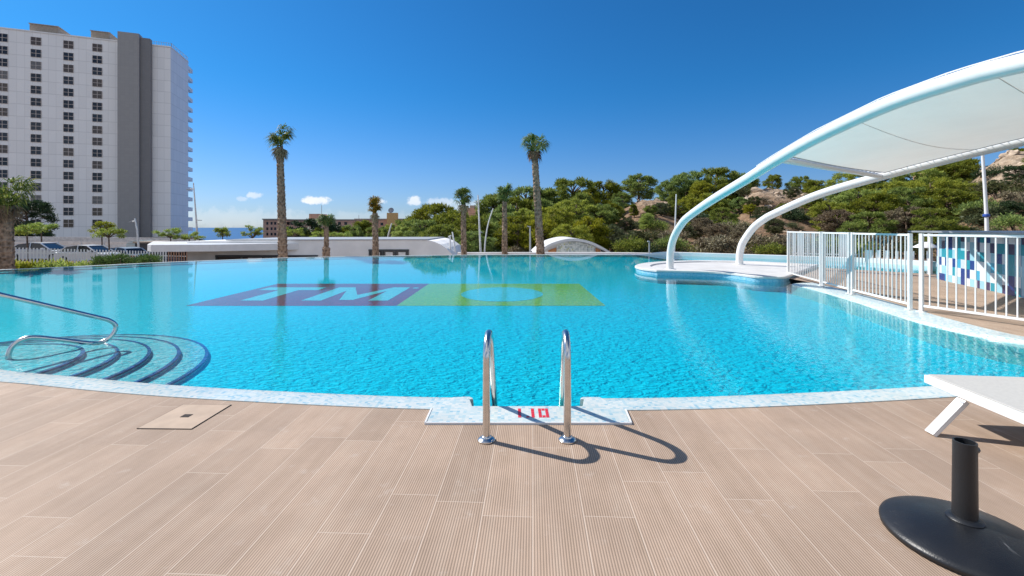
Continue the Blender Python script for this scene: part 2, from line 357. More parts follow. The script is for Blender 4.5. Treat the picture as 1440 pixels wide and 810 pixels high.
class MB:
    def __init__(self): self.v = []; self.f = []
    def add(self, vs, fs):
        b = len(self.v)
        self.v += [Vector(p) for p in vs]
        self.f += [[b + i for i in q] for q in fs]
        return self
    def box(self, x0, x1, y0, y1, z0, z1, mat=None):
        vs = [(x0, y0, z0), (x1, y0, z0), (x1, y1, z0), (x0, y1, z0), (x0, y0, z1), (x1, y0, z1), (x1, y1, z1), (x0, y1, z1)]
        if mat is not None: vs = [mat @ Vector(p) for p in vs]
        return self.add(vs, [(0, 3, 2, 1), (4, 5, 6, 7), (0, 1, 5, 4), (1, 2, 6, 5), (2, 3, 7, 6), (3, 0, 4, 7)])
    def bar(self, p, q, w, h=None, up=(0, 0, 1)):
        """rectangular bar from p to q"""
        p, q = Vector(p), Vector(q); d = (q - p).normalized(); h = h or w
        s = d.cross(Vector(up))
        if s.length < 1e-4: s = d.cross(Vector((1, 0, 0)))
        s.normalize(); u = s.cross(d).normalized()
        vs = []
        for c in (p, q):
            for a, b in ((-1, -1), (1, -1), (1, 1), (-1, 1)):
                vs.append(c + s * a * w / 2 + u * b * h / 2)
        return self.add(vs, [(3, 2, 1, 0), (4, 5, 6, 7), (0, 1, 5, 4), (1, 2, 6, 5), (2, 3, 7, 6), (3, 0, 4, 7)])
    def tube(self, pts, r, seg=12, cap=True, jit=0.0, rnd=None):
        pts = [Vector(p) for p in pts]; n = len(pts)
        rs = r if hasattr(r, '__len__') else [r] * n
        b = len(self.v)
        t0 = (pts[1] - pts[0]).normalized()
        s = t0.cross(Vector((0, 1, 0)))
        if s.length < 0.1: s = t0.cross(Vector((1, 0, 0)))
        s.normalize()
        for i in range(n):
            t = (pts[min(i + 1, n - 1)] - pts[max(i - 1, 0)]).normalized()
            s = (s - t * s.dot(t)).normalized(); u = t.cross(s)
            for k in range(seg):
                a = 2 * math.pi * k / seg
                rr = rs[i] * (1 + (rnd.uniform(-jit, jit) if jit else 0))
                self.v.append(pts[i] + (s * math.cos(a) + u * math.sin(a)) * rr)
        for i in range(n - 1):
            for k in range(seg):
                k2 = (k + 1) % seg
                self.f.append([b + i * seg + k, b + i * seg + k2, b + (i + 1) * seg + k2, b + (i + 1) * seg + k])
        if cap:
            self.f.append([b + k for k in range(seg)][::-1])
            self.f.append([b + (n - 1) * seg + k for k in range(seg)])
        return self
    def lathe(self, prof, seg=32, c=(0, 0, 0), cap=True):
        b = len(self.v); c = Vector(c)
        for r, z in prof:
            for k in range(seg):
                a = 2 * math.pi * k / seg
                self.v.append(c + Vector((r * math.cos(a), r * math.sin(a), z)))
        n = len(prof)
        for i in range(n - 1):
            for k in range(seg):
                k2 = (k + 1) % seg
                self.f.append([b + i * seg + k, b + i * seg + k2, b + (i + 1) * seg + k2, b + (i + 1) * seg + k])
        if cap:
            self.f.append([b + k for k in range(seg)][::-1])
            self.f.append([b + (n - 1) * seg + k for k in range(seg)])
        return self
    def prism(self, poly, z0, z1):
        """poly: xy points, counter-clockwise"""
        n = len(poly)
        vs = [(p[0], p[1], z0) for p in poly] + [(p[0], p[1], z1) for p in poly]
        fs = [list(range(n))[::-1], list(range(n, 2 * n))] + [(i, (i + 1) % n, n + (i + 1) % n, n + i) for i in range(n)]
        return self.add(vs, fs)
    def prism_xz(self, poly, y0, y1):
        """poly: xz points, extruded along y"""
        n = len(poly)
        vs = [(p[0], y0, p[1]) for p in poly] + [(p[0], y1, p[1]) for p in poly]
        fs = [list(range(n)), list(range(n, 2 * n))[::-1]] + [((i + 1) % n, i, n + i, n + (i + 1) % n) for i in range(n)]
        return self.add(vs, fs)
    def sheet(self, poly, z):
        return self.add([(p[0], p[1], z) for p in poly], [list(range(len(poly)))])
    def build(self, name, mat, parent=None, smooth=False, local=False, bevel=0.0, fix=False):
        me = bpy.data.meshes.new(name)
        off = Vector((0, 0, 0)) if (parent is None or local) else OFF[parent.name]
        me.from_pydata([tuple(p - off) for p in self.v], [], self.f)
        if fix or bevel:
            bm = bmesh.new(); bm.from_mesh(me)
            if bevel:
                bmesh.ops.remove_doubles(bm, verts=bm.verts, dist=1e-5)
                bmesh.ops.recalc_face_normals(bm, faces=bm.faces)
                es = [e for e in bm.edges if e.is_manifold and e.calc_face_angle() > 0.5]
                bmesh.ops.bevel(bm, geom=es, offset=bevel, segments=2, affect='EDGES', profile=0.6)
            else:
                bmesh.ops.recalc_face_normals(bm, faces=bm.faces)
            bm.to_mesh(me); bm.free()
        me.materials.append(mat)
        if smooth:
            me.polygons.foreach_set('use_smooth', [True] * len(me.polygons))
            if smooth != 'all':
                me.set_sharp_from_angle(angle=R(40))
        me.update()
        o = bpy.data.objects.new(name, me); COL.objects.link(o)
        if parent is not None: o.parent = parent
        OFF[o.name] = off
        return o

def smooth_path(pts, per=6, closed=False):
    """Catmull-Rom through 2D / 3D points"""
    P = [Vector(p) for p in pts]; n = len(P); out = []
    rng = range(n) if closed else range(n - 1)
    for i in rng:
        if closed: p0, p1, p2, p3 = P[i - 1], P[i], P[(i + 1) % n], P[(i + 2) % n]
        else: p0, p1, p2, p3 = P[max(i - 1, 0)], P[i], P[i + 1], P[min(i + 2, n - 1)]
        for k in range(per):
            t = k / per
            out.append(0.5 * ((2 * p1) + (p2 - p0) * t + (2 * p0 - 5 * p1 + 4 * p2 - p3) * t * t + (3 * p1 - p0 - 3 * p2 + p3) * t ** 3))
    if not closed: out.append(P[-1])
    return out
def offset2(path, w):
    """offset a 2D open path to its right hand side by w (number or list)"""
    n = len(path); out = []
    for i in range(n):
        t = (path[min(i + 1, n - 1)] - path[max(i - 1, 0)]).normalized()
        ww = w[i] if hasattr(w, '__len__') else w
        out.append(path[i] + Vector((t[1], -t[0])) * ww)
    return out
def lerp(a, b, t): return a + (b - a) * t
def interp(tab, x):
    if x <= tab[0][0]: return tab[0][1]
    for (a, fa), (b, fb) in zip(tab, tab[1:]):
        if x <= b: return lerp(fa, fb, (x - a) / (b - a))
    return tab[-1][1]
def sstep(a, b, x):
    t = min(1, max(0, (x - a) / (b - a))); return t * t * (3 - 2 * t)

# ------------------------------------------------------------------ pool layout
WL = -0.045           # water level
FLOOR = -0.30         # apparent floor level
# near edge of the water, left to right, then round the tip and up the right side (water on the left hand)
near_left = smooth_path([Vector(p) for p in [(-18.6, 15.3), (-16.6, 13.2), (-14.0, 10.6), (-11.0, 8.0), (-8.4, 6.2), (-6.6, 5.15), (-5.12, 4.55), (-4.19, 4.33), (-3.37, 4.15), (-2.64, 4.02), (-1.76, 3.9), (-0.95, 3.81), (-0.31, 3.775)]], 5)
near_right = smooth_path([Vector(p) for p in [(0.55, 3.765), (1.1, 3.775), (1.67, 3.81), (2.63, 3.91), (3.66, 4.05), (4.7, 4.24), (5.8, 4.5), (6.7, 4.74), (7.05, 4.92), (6.95, 5.1), (6.5, 5.32), (6.22, 5.7), (6.12, 6.3), (6.17, 6.98), (6.37, 7.8), (6.64, 8.86), (6.95, 10.35), (7.12, 11.6)]], 6)
far_edge = smooth_path([Vector(p) for p in [(15.6, 16.9), (14.3, 19.0), (12.2, 20.6), (8.4, 23.3), (6.7, 23.9), (3.0, 24.2), (-2.2, 23.9), (-6.8, 23.0), (-10.8, 21.6), (-13.7, 19.5), (-14.9, 18.3), (-16.2, 16.75), (-17.4, 15.6), (-18.6, 15.3)]], 5)
n_l = near_left
W_near = 0.29
w_right = []
for p in near_right:
    w_right.append(W_near if p[1] < 4.6 and p[0] < 6 else lerp(W_near, 0.5, sstep(5.0, 7.0, p[1])) if p[1] > 4.9 else W_near)

def coping_piece(name, path, widths, z_in=-0.02):
    """coping: flat top that rounds over towards the water and drops as the pool wall"""
    mb = MB(); n = len(path)
    prof = [(1.0, -0.10), (1.0, 0.006), (0.5, 0.008), (0.16, 0.004), (0.06, -0.008), (0.015, -0.03), (0.0, -0.06), (0.0, FLOOR - 0.05)]
    rows = []
    for i in range(n):
        t = (path[min(i + 1, n - 1)] - path[max(i - 1, 0)]).normalized()
        nr = Vector((t[1], -t[0])); w = widths[i] if hasattr(widths, '__len__') else widths
        rows.append([(path[i][0] + nr[0] * w * a, path[i][1] + nr[1] * w * a, z - (0.03 * (1 - a) if w > 0.4 and z > -0.05 else 0)) for a, z in prof])
    k = len(prof)
    vs = [p for r_ in rows for p in r_]
    fs = [(i * k + j, (i + 1) * k + j, (i + 1) * k + j + 1, i * k + j + 1) for i in range(n - 1) for j in range(k - 1)]
    fs += [list(range(k)), list(range((n - 1) * k, n * k))[::-1]]
    mb.add(vs, fs)
    o = mb.build(name, M['coping'], smooth=True, fix=True)
    return tag(o, kind='structure')
nose_l = [p for p in near_left if p[0] < -0.46] + [Vector(q) for q in ((-0.45, 3.783), (-0.385, 3.777), (-0.345, 3.762), (-0.32, 3.735), (-0.312, 3.70))]
coping_piece('pool_coping', nose_l, [W_near] * (len(nose_l) - 5) + [0.285, 0.10, 0.05, 0.035, 0.03])
nose_r = [Vector(q) for q in ((0.552, 3.70), (0.56, 3.735), (0.585, 3.758), (0.625, 3.766), (0.69, 3.767))]
keep = [(p, w_) for p, w_ in zip(near_right, w_right) if not (p[0] < 0.70 and p[1] < 4)]
coping_piece('pool_coping', nose_r + [p for p, _ in keep], [0.03, 0.035, 0.05, 0.10, 0.285] + [w_ for _, w_ in keep])
out_left = offset2(near_left, W_near)
out_right = offset2(near_right, w_right)
# recessed coping at the ladder
mb = MB()
slab = [(-0.61, 3.247), (0.84, 3.247), (0.862, out_right[3][1]), (0.72, 3.735), (0.64, 3.735), (0.585, 3.70), (0.55, 3.545), (-0.31, 3.545), (-0.345, 3.70), (-0.40, 3.735), (-0.48, 3.735), (-0.625, 3.50)]
mb.prism(slab, FLOOR - 0.05, 0.011)
tag(mb.build('pool_coping', M['coping'], bevel=0.006), kind='structure')
# thin white edging strip round the recess
mb = MB()
for a, b in (((-0.618, 3.50), (-0.618, 3.238)), ((-0.623, 3.238), (0.853, 3.238)), ((0.848, 3.238), (0.868, 3.48))):
    mb.bar((a[0], a[1], 0.004), (b[0], b[1], 0.004), 0.012, 0.022)
tag(mb.build('pool_coping_edging', M['white'], fix=True), kind='structure')

# terrace with the canopy posts (white rounded tongue in the pool)
T_TOP = 0.11
t_front = [(7.62, 12.5), (7.2, 12.05), (6.85, 12.0), (6.5, 12.2), (6.35, 12.7), (6.2, 13.15), (5.6, 13.55), (4.42, 13.85)]
t_left = smooth_path([Vector(p) for p in [(4.42, 13.85), (4.12, 14.6), (4.25, 15.6), (4.9, 16.7), (6.1, 17.6), (7.5, 18.0), (8.9, 17.7), (9.8, 17.0), (10.75, 16.0)]], 5)
terr = [Vector(p) for p in smooth_path([Vector(p) for p in t_front], 4)] + t_left[1:]
terr_poly = [tuple(p) for p in terr]
deck_back = [(10.75, 16.0), (12.5, 13.9), (15.5, 11.6), (20.0, 9.5), (45.0, 7.0)]

# deck: one sheet on three sides of the pool
deck_poly = [(-45, -26), (45, -26), (45.0, 7.0)] + deck_back[::-1][1:] + [(9.2, 14.2), (7.62, 12.5)]
deck_poly += [tuple(p) for p in out_right[::-1]][1:]
# bring the inner edge under the coping outer edge
near_part = [p for p in out_right[::-1]]
deck_poly += [(0.86, 3.245), (-0.62, 3.245)] + [tuple(p) for p in out_left[::-1]] + [(-20.5, 16.0), (-45, 13.0)]
mb = MB().sheet(deck_poly, 0.0)
dk = tag(mb.build('deck', M['deck'], fix=True), kind='structure')
if dk.data.polygons[0].normal.z < 0: dk.data.flip_normals()
mb = MB()
n_d = len(deck_poly)
for a, b in zip(deck_back, deck_back[1:]):
    mb.add([(a[0], a[1], -0.004), (b[0], b[1], -0.004), (b[0], b[1], FLOOR - 0.2), (a[0], a[1], FLOOR - 0.2)], [(0, 1, 2, 3)])
tag(mb.build('pool_wall', M['wall_tile'], fix=True), kind='structure')

# terrace slab: raised rim with a shallow sunken centre, mosaic side
mb = MB(); mb.prism(terr_poly[::1], FLOOR - 0.05, T_TOP - 0.05)
tag(mb.build('terrace_side', M['side_tile'], fix=True), kind='structure')
c_t = Vector((6.9, 15.0))
mb = MB()
ring0 = [Vector(p) + (Vector(p) - c_t).normalized() * 0.03 for p in terr_poly]
lv = [(ring0, T_TOP - 0.06), (ring0, T_TOP - 0.015), ([Vector(p) for p in terr_poly], T_TOP), ([c_t + (Vector(p) - c_t) * 0.83 for p in terr_poly], T_TOP), ([c_t + (Vector(p) - c_t) * 0.82 for p in terr_poly], T_TOP - 0.045)]
k = len(terr_poly); vs = []; fs = []
for rg, z in lv: vs += [(p[0], p[1], z) for p in rg]
for j in range(len(lv) - 1):
    for i in range(k):
        i2 = (i + 1) % k
        fs.append((j * k + i, j * k + i2, (j + 1) * k + i2, (j + 1) * k + i))
fs.append([(len(lv) - 1) * k + i for i in range(k)])
mb.add(vs, fs)
tag(mb.build('terrace', M['terrace'], fix=True), kind='structure')

# pool floor, water, far weir
wpoly = [tuple(p) for p in near_left] + [(-0.31, 3.54), (0.55, 3.54)] + [tuple(p) for p in near_right] + [(7.6, 12.5), (9.2, 14.2), (10.75, 16.0), (12.5, 13.9), (15.5, 11.6), (20.0, 9.5), (20.6, 11.5)] + [tuple(p) for p in far_edge][:-1]
mb = MB().sheet(wpoly, FLOOR)
pf = tag(mb.build('pool_floor', M['floor_tile'], fix=True), kind='structure')
if pf.data.polygons[0].normal.z < 0: pf.data.flip_normals()
mb = MB().sheet(wpoly, WL)
wt = tag(mb.build('pool_water', M['water'], fix=True), kind='structure')
if wt.data.polygons[0].normal.z < 0: wt.data.flip_normals()
# weir wall and the submerged ledge along the far edge
outer = offset2(far_edge, 0.10)
def ledge_w(p): return interp([(-18.6, 0.62), (-14, 0.55), (-10, 0.5), (-5, 0.4), (3, 0.3), (20, 0.25)], p[0])
inner = offset2(far_edge, [-ledge_w(p) for p in far_edge])
n = len(far_edge)
mb = MB()
for i in range(n - 1):
    a, b, c, d = far_edge[i], far_edge[i + 1], inner[i + 1], inner[i]
    mb.add([(a[0], a[1], WL - 0.06), (b[0], b[1], WL - 0.06), (c[0], c[1], WL - 0.06), (d[0], d[1], WL - 0.06), (c[0], c[1], WL - 0.1), (d[0], d[1], WL - 0.1)], [(0, 1, 2, 3), (3, 2, 4, 5)])
tag(mb.build('pool_ledge', M['ledge_tile'], fix=True), kind='structure')
mb = MB()
for i in range(n - 1):
    a, b, c, d = far_edge[i], far_edge[i + 1], outer[i + 1], outer[i]
    za = WL + (0.008 if far_edge[i][0] < 6.6 else 0.17 * sstep(6.6, 8.0, far_edge[i][0]) + 0.008)
    zb = WL + (0.008 if far_edge[i + 1][0] < 6.6 else 0.17 * sstep(6.6, 8.0, far_edge[i + 1][0]) + 0.008)
    wide = offset2(far_edge, 0.35)
    if far_edge[i][0] > 6.6: c, d = wide[i + 1], wide[i]
    mb.add([(a[0], a[1], za), (b[0], b[1], zb), (c[0], c[1], zb), (d[0], d[1], za), (c[0], c[1], -3.0), (d[0], d[1], -3.0), (a[0], a[1], -0.2), (b[0], b[1], -0.2)],
           [(0, 1, 2, 3), (3, 2, 4, 5), (0, 6, 7, 1)])
tag(mb.build('pool_weir', M['white_render'], fix=True), kind='structure')

inner2 = offset2(far_edge, [-(ledge_w(p) + 1.3) for p in far_edge])
mb = MB()
for i in range(n - 1):
    c, d, e, f_ = inner[i + 1], inner[i], inner2[i], inner2[i + 1]
    mb.add([(d[0], d[1], WL - 0.1), (c[0], c[1], WL - 0.1), (f_[0], f_[1], FLOOR + 0.003), (e[0], e[1], FLOOR + 0.003)], [(0, 1, 2, 3)])
tag(mb.build('pool_slope', M['floor_tile'], smooth='all', fix=True), kind='structure')

# emblem on the pool floor
def flat_poly(name, polys, z, mat, parent, sc=0.914):
    mb = MB()
    for p in polys: mb.sheet([(x * sc, y * sc) for x, y in p], z)
    o = mb.build(name, mat, parent)
    for q in o.data.polygons:
        if q.normal.z < 0: q.flip()
    return o
em = thing('floor_emblem', 'purple and lime rectangle with two pale letters and a circle on the pool floor', 'pool emblem', (-2.5, 11.8, FLOOR))
ex0, ex1, exm, ey0, ey1 = -7.75, 2.22, -2.74, 10.8, 15.05
flat_poly('purple_panel', [[(ex0, ey0), (exm, ey0), (exm, ey1), (ex0, ey1)]], FLOOR + 0.004, M['purple'], em)
circ = [(-0.28 + 1.14 * math.cos(a * math.pi / 32), 12.75 + 1.35 * math.sin(a * math.pi / 32)) for a in range(64)]
flat_poly('green_panel', [[(exm, ey0), (ex1, ey0), (ex1, ey1), (exm, ey1)]], FLOOR + 0.004, M['green'], em)
flat_poly('blue_circle', [circ], FLOOR + 0.008, M['circle_tile'], em)
ly0, ly1 = 11.55, 14.1
flat_poly('letter', [[(-7.5, ly1 - 0.62), (-5.75, ly1 - 0.62), (-5.75, ly1), (-7.5, ly1)], [(-6.9, ly0), (-6.32, ly0), (-6.32, ly1 - 0.62), (-6.9, ly1 - 0.62)]], FLOOR + 0.008, M['letter'], em)
mx0, mx1, w_ = -5.35, -3.15, 0.5
flat_poly('letter', [[(mx0, ly0), (mx0 + w_, ly0), (mx0 + w_, ly1), (mx0, ly1)], [(mx1 - w_, ly0), (mx1, ly0), (mx1, ly1), (mx1 - w_, ly1)],
                     [(mx0 + w_, ly1), (mx0 + w_, ly1 - 0.75), (-4.42, ly0 + 0.1), (-4.08, ly0 + 0.1), (mx1 - w_, ly1 - 0.75), (mx1 - w_, ly1), (-4.25, ly0 + 0.95)]], FLOOR + 0.008, M['letter'], em)
ro = [(-2.95 + 0.09 * math.cos(a * math.pi / 8), 13.95 + 0.12 * math.sin(a * math.pi / 8)) for a in range(16)]
flat_poly('dot', [ro], FLOOR + 0.008, M['letter'], em)

# steps in the left of the pool
sc_ = Vector((-5.95, 4.7))
st = thing('pool_steps', 'five curved underwater steps with navy edges beside the handrail', 'pool steps', (sc_[0], sc_[1], FLOOR))
radii = [1.12, 1.43, 1.74, 2.04, 2.34]
for i, r in enumerate(radii):
    z = -0.085 - 0.042 * i
    mb = MB()
    pts = [(sc_[0] + r * math.cos(a), sc_[1] + r * math.sin(a)) for a in [k * 2 * math.pi / 96 for k in range(96)]]
    r0 = 0.0 if i == 0 else radii[i - 1] - 0.03
    vs = []; fs = []
    N = 96
    for k in range(N):
        a = 2 * math.pi * k / N; c, s = math.cos(a), math.sin(a)
        vs += [(sc_[0] + max(r0, 0.02) * c, sc_[1] + max(r0, 0.02) * s, z), (sc_[0] + (r - 0.004) * c, sc_[1] + (r - 0.004) * s, z)]
    for k in range(N):
        k2 = (k + 1) % N
        fs.append((2 * k, 2 * k + 1, 2 * k2 + 1, 2 * k2))
    mb.add(vs, fs)
    so = mb.build('step', M['step_tile'], st, fix=True)
    for q in so.data.polygons:
        if q.normal.z < 0: q.flip()
    mb = MB(); mb.lathe([(r - 0.002, FLOOR - 0.02), (r, z - 0.02)], 96, (sc_[0], sc_[1], 0), cap=False)
    mb.build('riser', M['riser_tile'], so, smooth='all')
    mb = MB(); mb.lathe([(r + 0.004, z - 0.012), (r + 0.004, z + 0.004), (r - 0.034, z + 0.005)], 96, (sc_[0], sc_[1], 0), cap=False)
    mb.build('nosing', M['nosing'], so)

# stainless handrail over the steps
hr = thing('handrail', 'bent stainless steel handrail reaching over the curved pool steps', 'handrail', (-5.72, 5.1, 0))
e0 = Vector((-5.17, 5.83, 0)); eu = Vector((-0.53, -0.70, 0))        # towards the deck
def hp(t, z): p = e0 + eu * t; return (p[0], p[1], z)
pts = smooth_path([hp(2.05, 0.0), hp(2.05, 0.45), hp(2.0, 0.74), hp(1.82, 0.86), hp(1.55, 0.85), hp(0.95, 0.607), hp(0.5, 0.423), hp(0.1, 0.259), hp(-0.01, 0.208), hp(-0.075, 0.145), hp(-0.075, 0.07), hp(-0.015, -0.01), hp(0.08, -0.055), hp(0.2, -0.045), hp(0.55, 0.065), hp(0.76, 0.122), hp(0.87, 0.11), hp(0.945, 0.055), hp(0.98, -0.03), hp(0.985, -0.15)], 8)
MB().tube(pts, 0.0265, 16).build('rail', M['chrome'], hr, smooth=True)
MB().lathe([(0.06, 0.0), (0.06, 0.008), (0.045, 0.02), (0.026, 0.028)], 24, hp(2.05, 0.0)).build('flange', M['chrome'], hr, smooth=True)

# ladder
ld = thing('pool_ladder', 'stainless steel pool ladder with two arched rails at the recessed coping', 'pool ladder', (0.1, 2.99, 0))
for bx in (-0.168, 0.364):
    def lp(y, z): return (bx + 0.047 * (y - 2.99), y, z)
    pts = [lp(2.99, 0.0), lp(2.99, 0.25), lp(2.99, 0.5)] + smooth_path([lp(2.99, 0.5), lp(3.0, 0.57), lp(3.045, 0.635), lp(3.12, 0.67), lp(3.2, 0.655), lp(3.265, 0.6), lp(3.315, 0.52), lp(3.42, 0.34), lp(3.55, 0.12), lp(3.62, 0.0), lp(3.665, -0.12), lp(3.68, -0.25), lp(3.68, -0.45)], 6)[1:]
    rl = MB().tube(pts, 0.0245, 16).build('rail', M['chrome'], ld, smooth=True)
    MB().lathe([(0.057, 0.002), (0.057, 0.010), (0.048, 0.019), (0.033, 0.025), (0.029, 0.034), (0.0255, 0.036)], 32, (bx, 2.99, 0)).build('flange', M['chrome'], rl, smooth=True)
for z in (-0.16, -0.27):
    MB().box(-0.13, 0.39, 3.645, 3.72, z - 0.012, z).build('tread', M['chrome'], ld, bevel=0.004)

# red depth figures set in the coping: 1.10
dm = thing('depth_marking', 'red mosaic depth figures set into the pale coping between the ladder rails', 'depth marking', (0.155, 3.4, 0.011))
TZ = 0.0125
def red(name, cells, x, cw=0.0265, ch=0.042, y0=3.325):
    mb = MB()
    for (i, j) in cells:
        mb.box(x + i * cw + 0.002, x + (i + 1) * cw - 0.002, y0 + j * ch + 0.002, y0 + (j + 1) * ch - 0.002, 0.009, TZ)
    return mb.build(name, M['red_tile'], dm)
red('figure', [(0, j) for j in range(4)], 0.043)
red('dot', [(0, 0)], 0.103, ch=0.03)
red('figure', [(0, j) for j in range(4)], 0.142)
red('figure', [(0, j) for j in range(4)] + [(2, j) for j in range(4)] + [(1, 0), (1, 3)], 0.196)

# square access cover in the deck
p00, p10 = at(195, 604), at(252, 604); p01, p11 = at(275, 570), at(323, 570)
dc = thing('access_cover', 'square tiled access cover with a dark finger hole in the deck', 'access cover', (-2.41, 3.375, 0), R(-1.2))
mb = MB()
mb.box(-0.19, 0.19, -0.213, 0.213, -0.01, 0.0055)
mb.build('lid', M['drain'], dc, local=True, bevel=0.002)
mb = MB()
for x0, x1, y0, y1 in ((-0.194, -0.191, -0.217, 0.217), (0.191, 0.1955, -0.217, 0.217), (-0.191, 0.191, -0.2175, -0.214), (-0.191, 0.191, 0.214, 0.217)):
    mb.box(x0, x1, y0, y1, -0.01, 0.0045)
mb.build('frame', M['hole'], dc, local=True)
MB().box(-0.032, 0.03, -0.03, 0.022, 0.0, 0.0075).build('hole', M['hole'], dc, local=True)

# ------------------------------------------------------------------ lounger
lg = thing('sun_lounger', 'white framed sun lounger with a beige sling at the pool edge', 'sun lounger', (3.04, 3.36, 0), R(-6))
W, L = 0.74, 1.95
mb = MB()
mb.box(0, 0.05, -L, 0, 0.257, 0.315); mb.build('side_rail', M['white_steel'], lg, local=True, bevel=0.006)
mb = MB(); mb.box(W - 0.05, W, -L, 0, 0.257, 0.315); mb.build('side_rail', M['white_steel'], lg, local=True, bevel=0.006)
for y0, y1, z0, z1 in ((-0.045, -0.002, 0.25, 0.313), (-L + 0.002, -L + 0.045, 0.25, 0.313), (-L / 2, -L / 2 + 0.04, 0.24, 0.28)):
    MB().box(0.052, W - 0.052, y0, y1, z0, z1).build('cross_rail', M['white_steel'], lg, local=True, bevel=0.005)
sl = MB().box(0.022, W - 0.022, -1.20, -0.012, 0.3165, 0.323).build('sling', M['sling'], lg, local=True, bevel=0.003)
bk = MB().box(0.022, W - 0.022, -L + 0.02, -1.22, 0.3165, 0.323).build('backrest_sling', M['sling'], lg, local=True, bevel=0.003)
for sx, x in ((-1, 0.026), (1, W - 0.026)):
    for y, fy in ((-0.30, 0.0), (-L + 0.32, -0.02)):
        lo = MB().bar((x, y, 0.24), (x + sx * 0.205, y + fy, 0.004), 0.072, 0.03, up=(1, 0, 0.4)).build('leg', M['white_steel'], lg, local=True, bevel=0.004)
        MB().bar((x + sx * 0.02, y - 0.02, 0.235), (x + sx * 0.065, y - 0.02, 0.15), 0.03, 0.012, up=(1, 0, 0.4)).build('gusset', M['grey_steel'], lo, local=True)
MB().box(-0.004, 0.06, -0.92, -0.80, 0.218, 0.234).build('hinge_plate', M['white_steel'], lg, local=True, bevel=0.003)

# ------------------------------------------------------------------ parasol base
pb = thing('parasol_base', 'black round parasol base with an empty upright tube on the deck', 'parasol base', (2.02, 2.03, 0))
prof = [(0.285, 0.0), (0.298, 0.008), (0.30, 0.022), (0.296, 0.03), (0.280, 0.040), (0.24, 0.058), (0.18, 0.078), (0.11, 0.094), (0.05, 0.102)]
MB().lathe(prof, 72).build('dome', M['black'], pb, smooth='all', local=True)
MB().lathe([(0.066, 0.094), (0.066, 0.104), (0.058, 0.112), (0.046, 0.116)], 40).build('collar', M['black'], pb, smooth=True, local=True)
tb = MB(); tb.lathe([(0.044, 0.105), (0.0415, 0.44), (0.0415, 0.447), (0.0355, 0.447), (0.0355, 0.12)], 40, cap=False)
tb.build('tube', M['black'], pb, smooth=True, local=True)
mb = MB(); mb.tube([(0.036, 0.012, 0.40), (0.06, 0.018, 0.40)], 0.009, 12); mb.tube([(0.058, 0.0175, 0.40), (0.074, 0.022, 0.40)], [0.017, 0.016], 8)
mb.build('clamp_screw', M['black'], pb, smooth=True, local=True)

# ------------------------------------------------------------------ shade canopy
cn = thing('shade_canopy', 'white arched shade canopy on two bent tubes over the poolside terrace', 'shade canopy', (5.0, 14.4, T_TOP))
b1, d1 = Vector((5.0, 14.4)), Vector((0.069, -0.998))
pr1 = [(0, 0.06), (0, 0.3), (0.03, 0.62), (0.16, 0.92), (0.4, 1.2), (0.8, 1.49), (1.27, 1.71), (2.57, 2.1), (4.15, 2.49), (5.14, 2.75), (6.32, 3.01), (7.7, 3.21), (8.7, 3.25), (9.4, 3.22), (11, 3.06), (12.6, 2.65), (13.9, 1.95), (14.9, 1.05), (15.2, 0.4), (15.25, 0.0)]
b2, d2 = Vector((8.2, 16.4)), Vector((0.521, -0.854))
pr2 = [(0, 0.06), (0.0, 0.38), (0.05, 0.66), (0.16, 0.92), (0.5, 1.38), (0.85, 1.66), (1.26, 1.88), (2.57, 2.42), (4.05, 2.81), (5.14, 3.05), (6.92, 3.4), (8.6, 3.55), (10.5, 3.42), (12.2, 2.95), (13.6, 2.2), (14.6, 1.3), (15.0, 0.5), (15.05, 0.0)]
def arch(b, d, pr): return smooth_path([Vector((b[0] + d[0] * t, b[1] + d[1] * t, z)) for t, z in pr], 8)
a1, a2 = arch(b1, d1, pr1), arch(b2, d2, pr2)
for nm, a, b, tr_ in (('arch_tube', a1, b1, 0.110), ('arch_tube', a2, b2, 0.122)):
    ao = MB().tube(a, tr_, 24).build(nm, M['white_steel'], cn, smooth='all')
    MB().lathe([(0.19, T_TOP - 0.046), (0.19, T_TOP - 0.02), (0.13, T_TOP - 0.012)], 32, (b[0], b[1], 0)).build('base_plate', M['white_steel'], ao, smooth=True)
def on(b, d, pr, t):
    zz = interp([(q[0] + i * 1e-6, q[1]) for i, q in enumerate(pr)], t)
    best = min(arch(b, d, pr), key=lambda p: abs((p[0] - b[0]) * d[0] + (p[1] - b[1]) * d[1] - t) + (10 if p[2] < 1.2 else 0))
    return Vector((b[0] + d[0] * t, b[1] + d[1] * t, zz))
p, q = on(b1, d1, pr1, 5.25), on(b2, d2, pr2, 4.2)
MB().tube([p, q], 0.066, 16).build('cross_beam', M['white_steel'], cn, smooth=True)
p2, q2 = on(b1, d1, pr1, 12.5), on(b2, d2, pr2, 12.0)
MB().tube([p2, q2], 0.05, 16).build('cross_beam', M['white_steel'], cn, smooth=True)
NS, NW = 40, 20
vs = []; fs = []
def fab(s, w):
    A = on(b1, d1, pr1, lerp(5.36, 12.35, s)); B = on(b2, d2, pr2, lerp(4.34, 11.85, s))
    dv = (B - A).normalized()
    A = A + dv * 0.10 + Vector((0, 0, 0.05)); B = B - dv * 0.22 + Vector((0, 0, 0.05))
    P = A.lerp(B, w)
    P.z -= 0.16 * math.sin(math.pi * w) * (0.25 + math.sin(math.pi * s))
    return P
for i in range(NS + 1):
    for j in range(NW + 1): vs.append(fab(i / NS, j / NW))
for i in range(NS):
    for j in range(NW):
        fs.append((i * (NW + 1) + j, (i + 1) * (NW + 1) + j, (i + 1) * (NW + 1) + j + 1, i * (NW + 1) + j + 1))
mb = MB().add(vs, fs)
fb = mb.build('fabric', M['fabric'], cn, smooth='all')
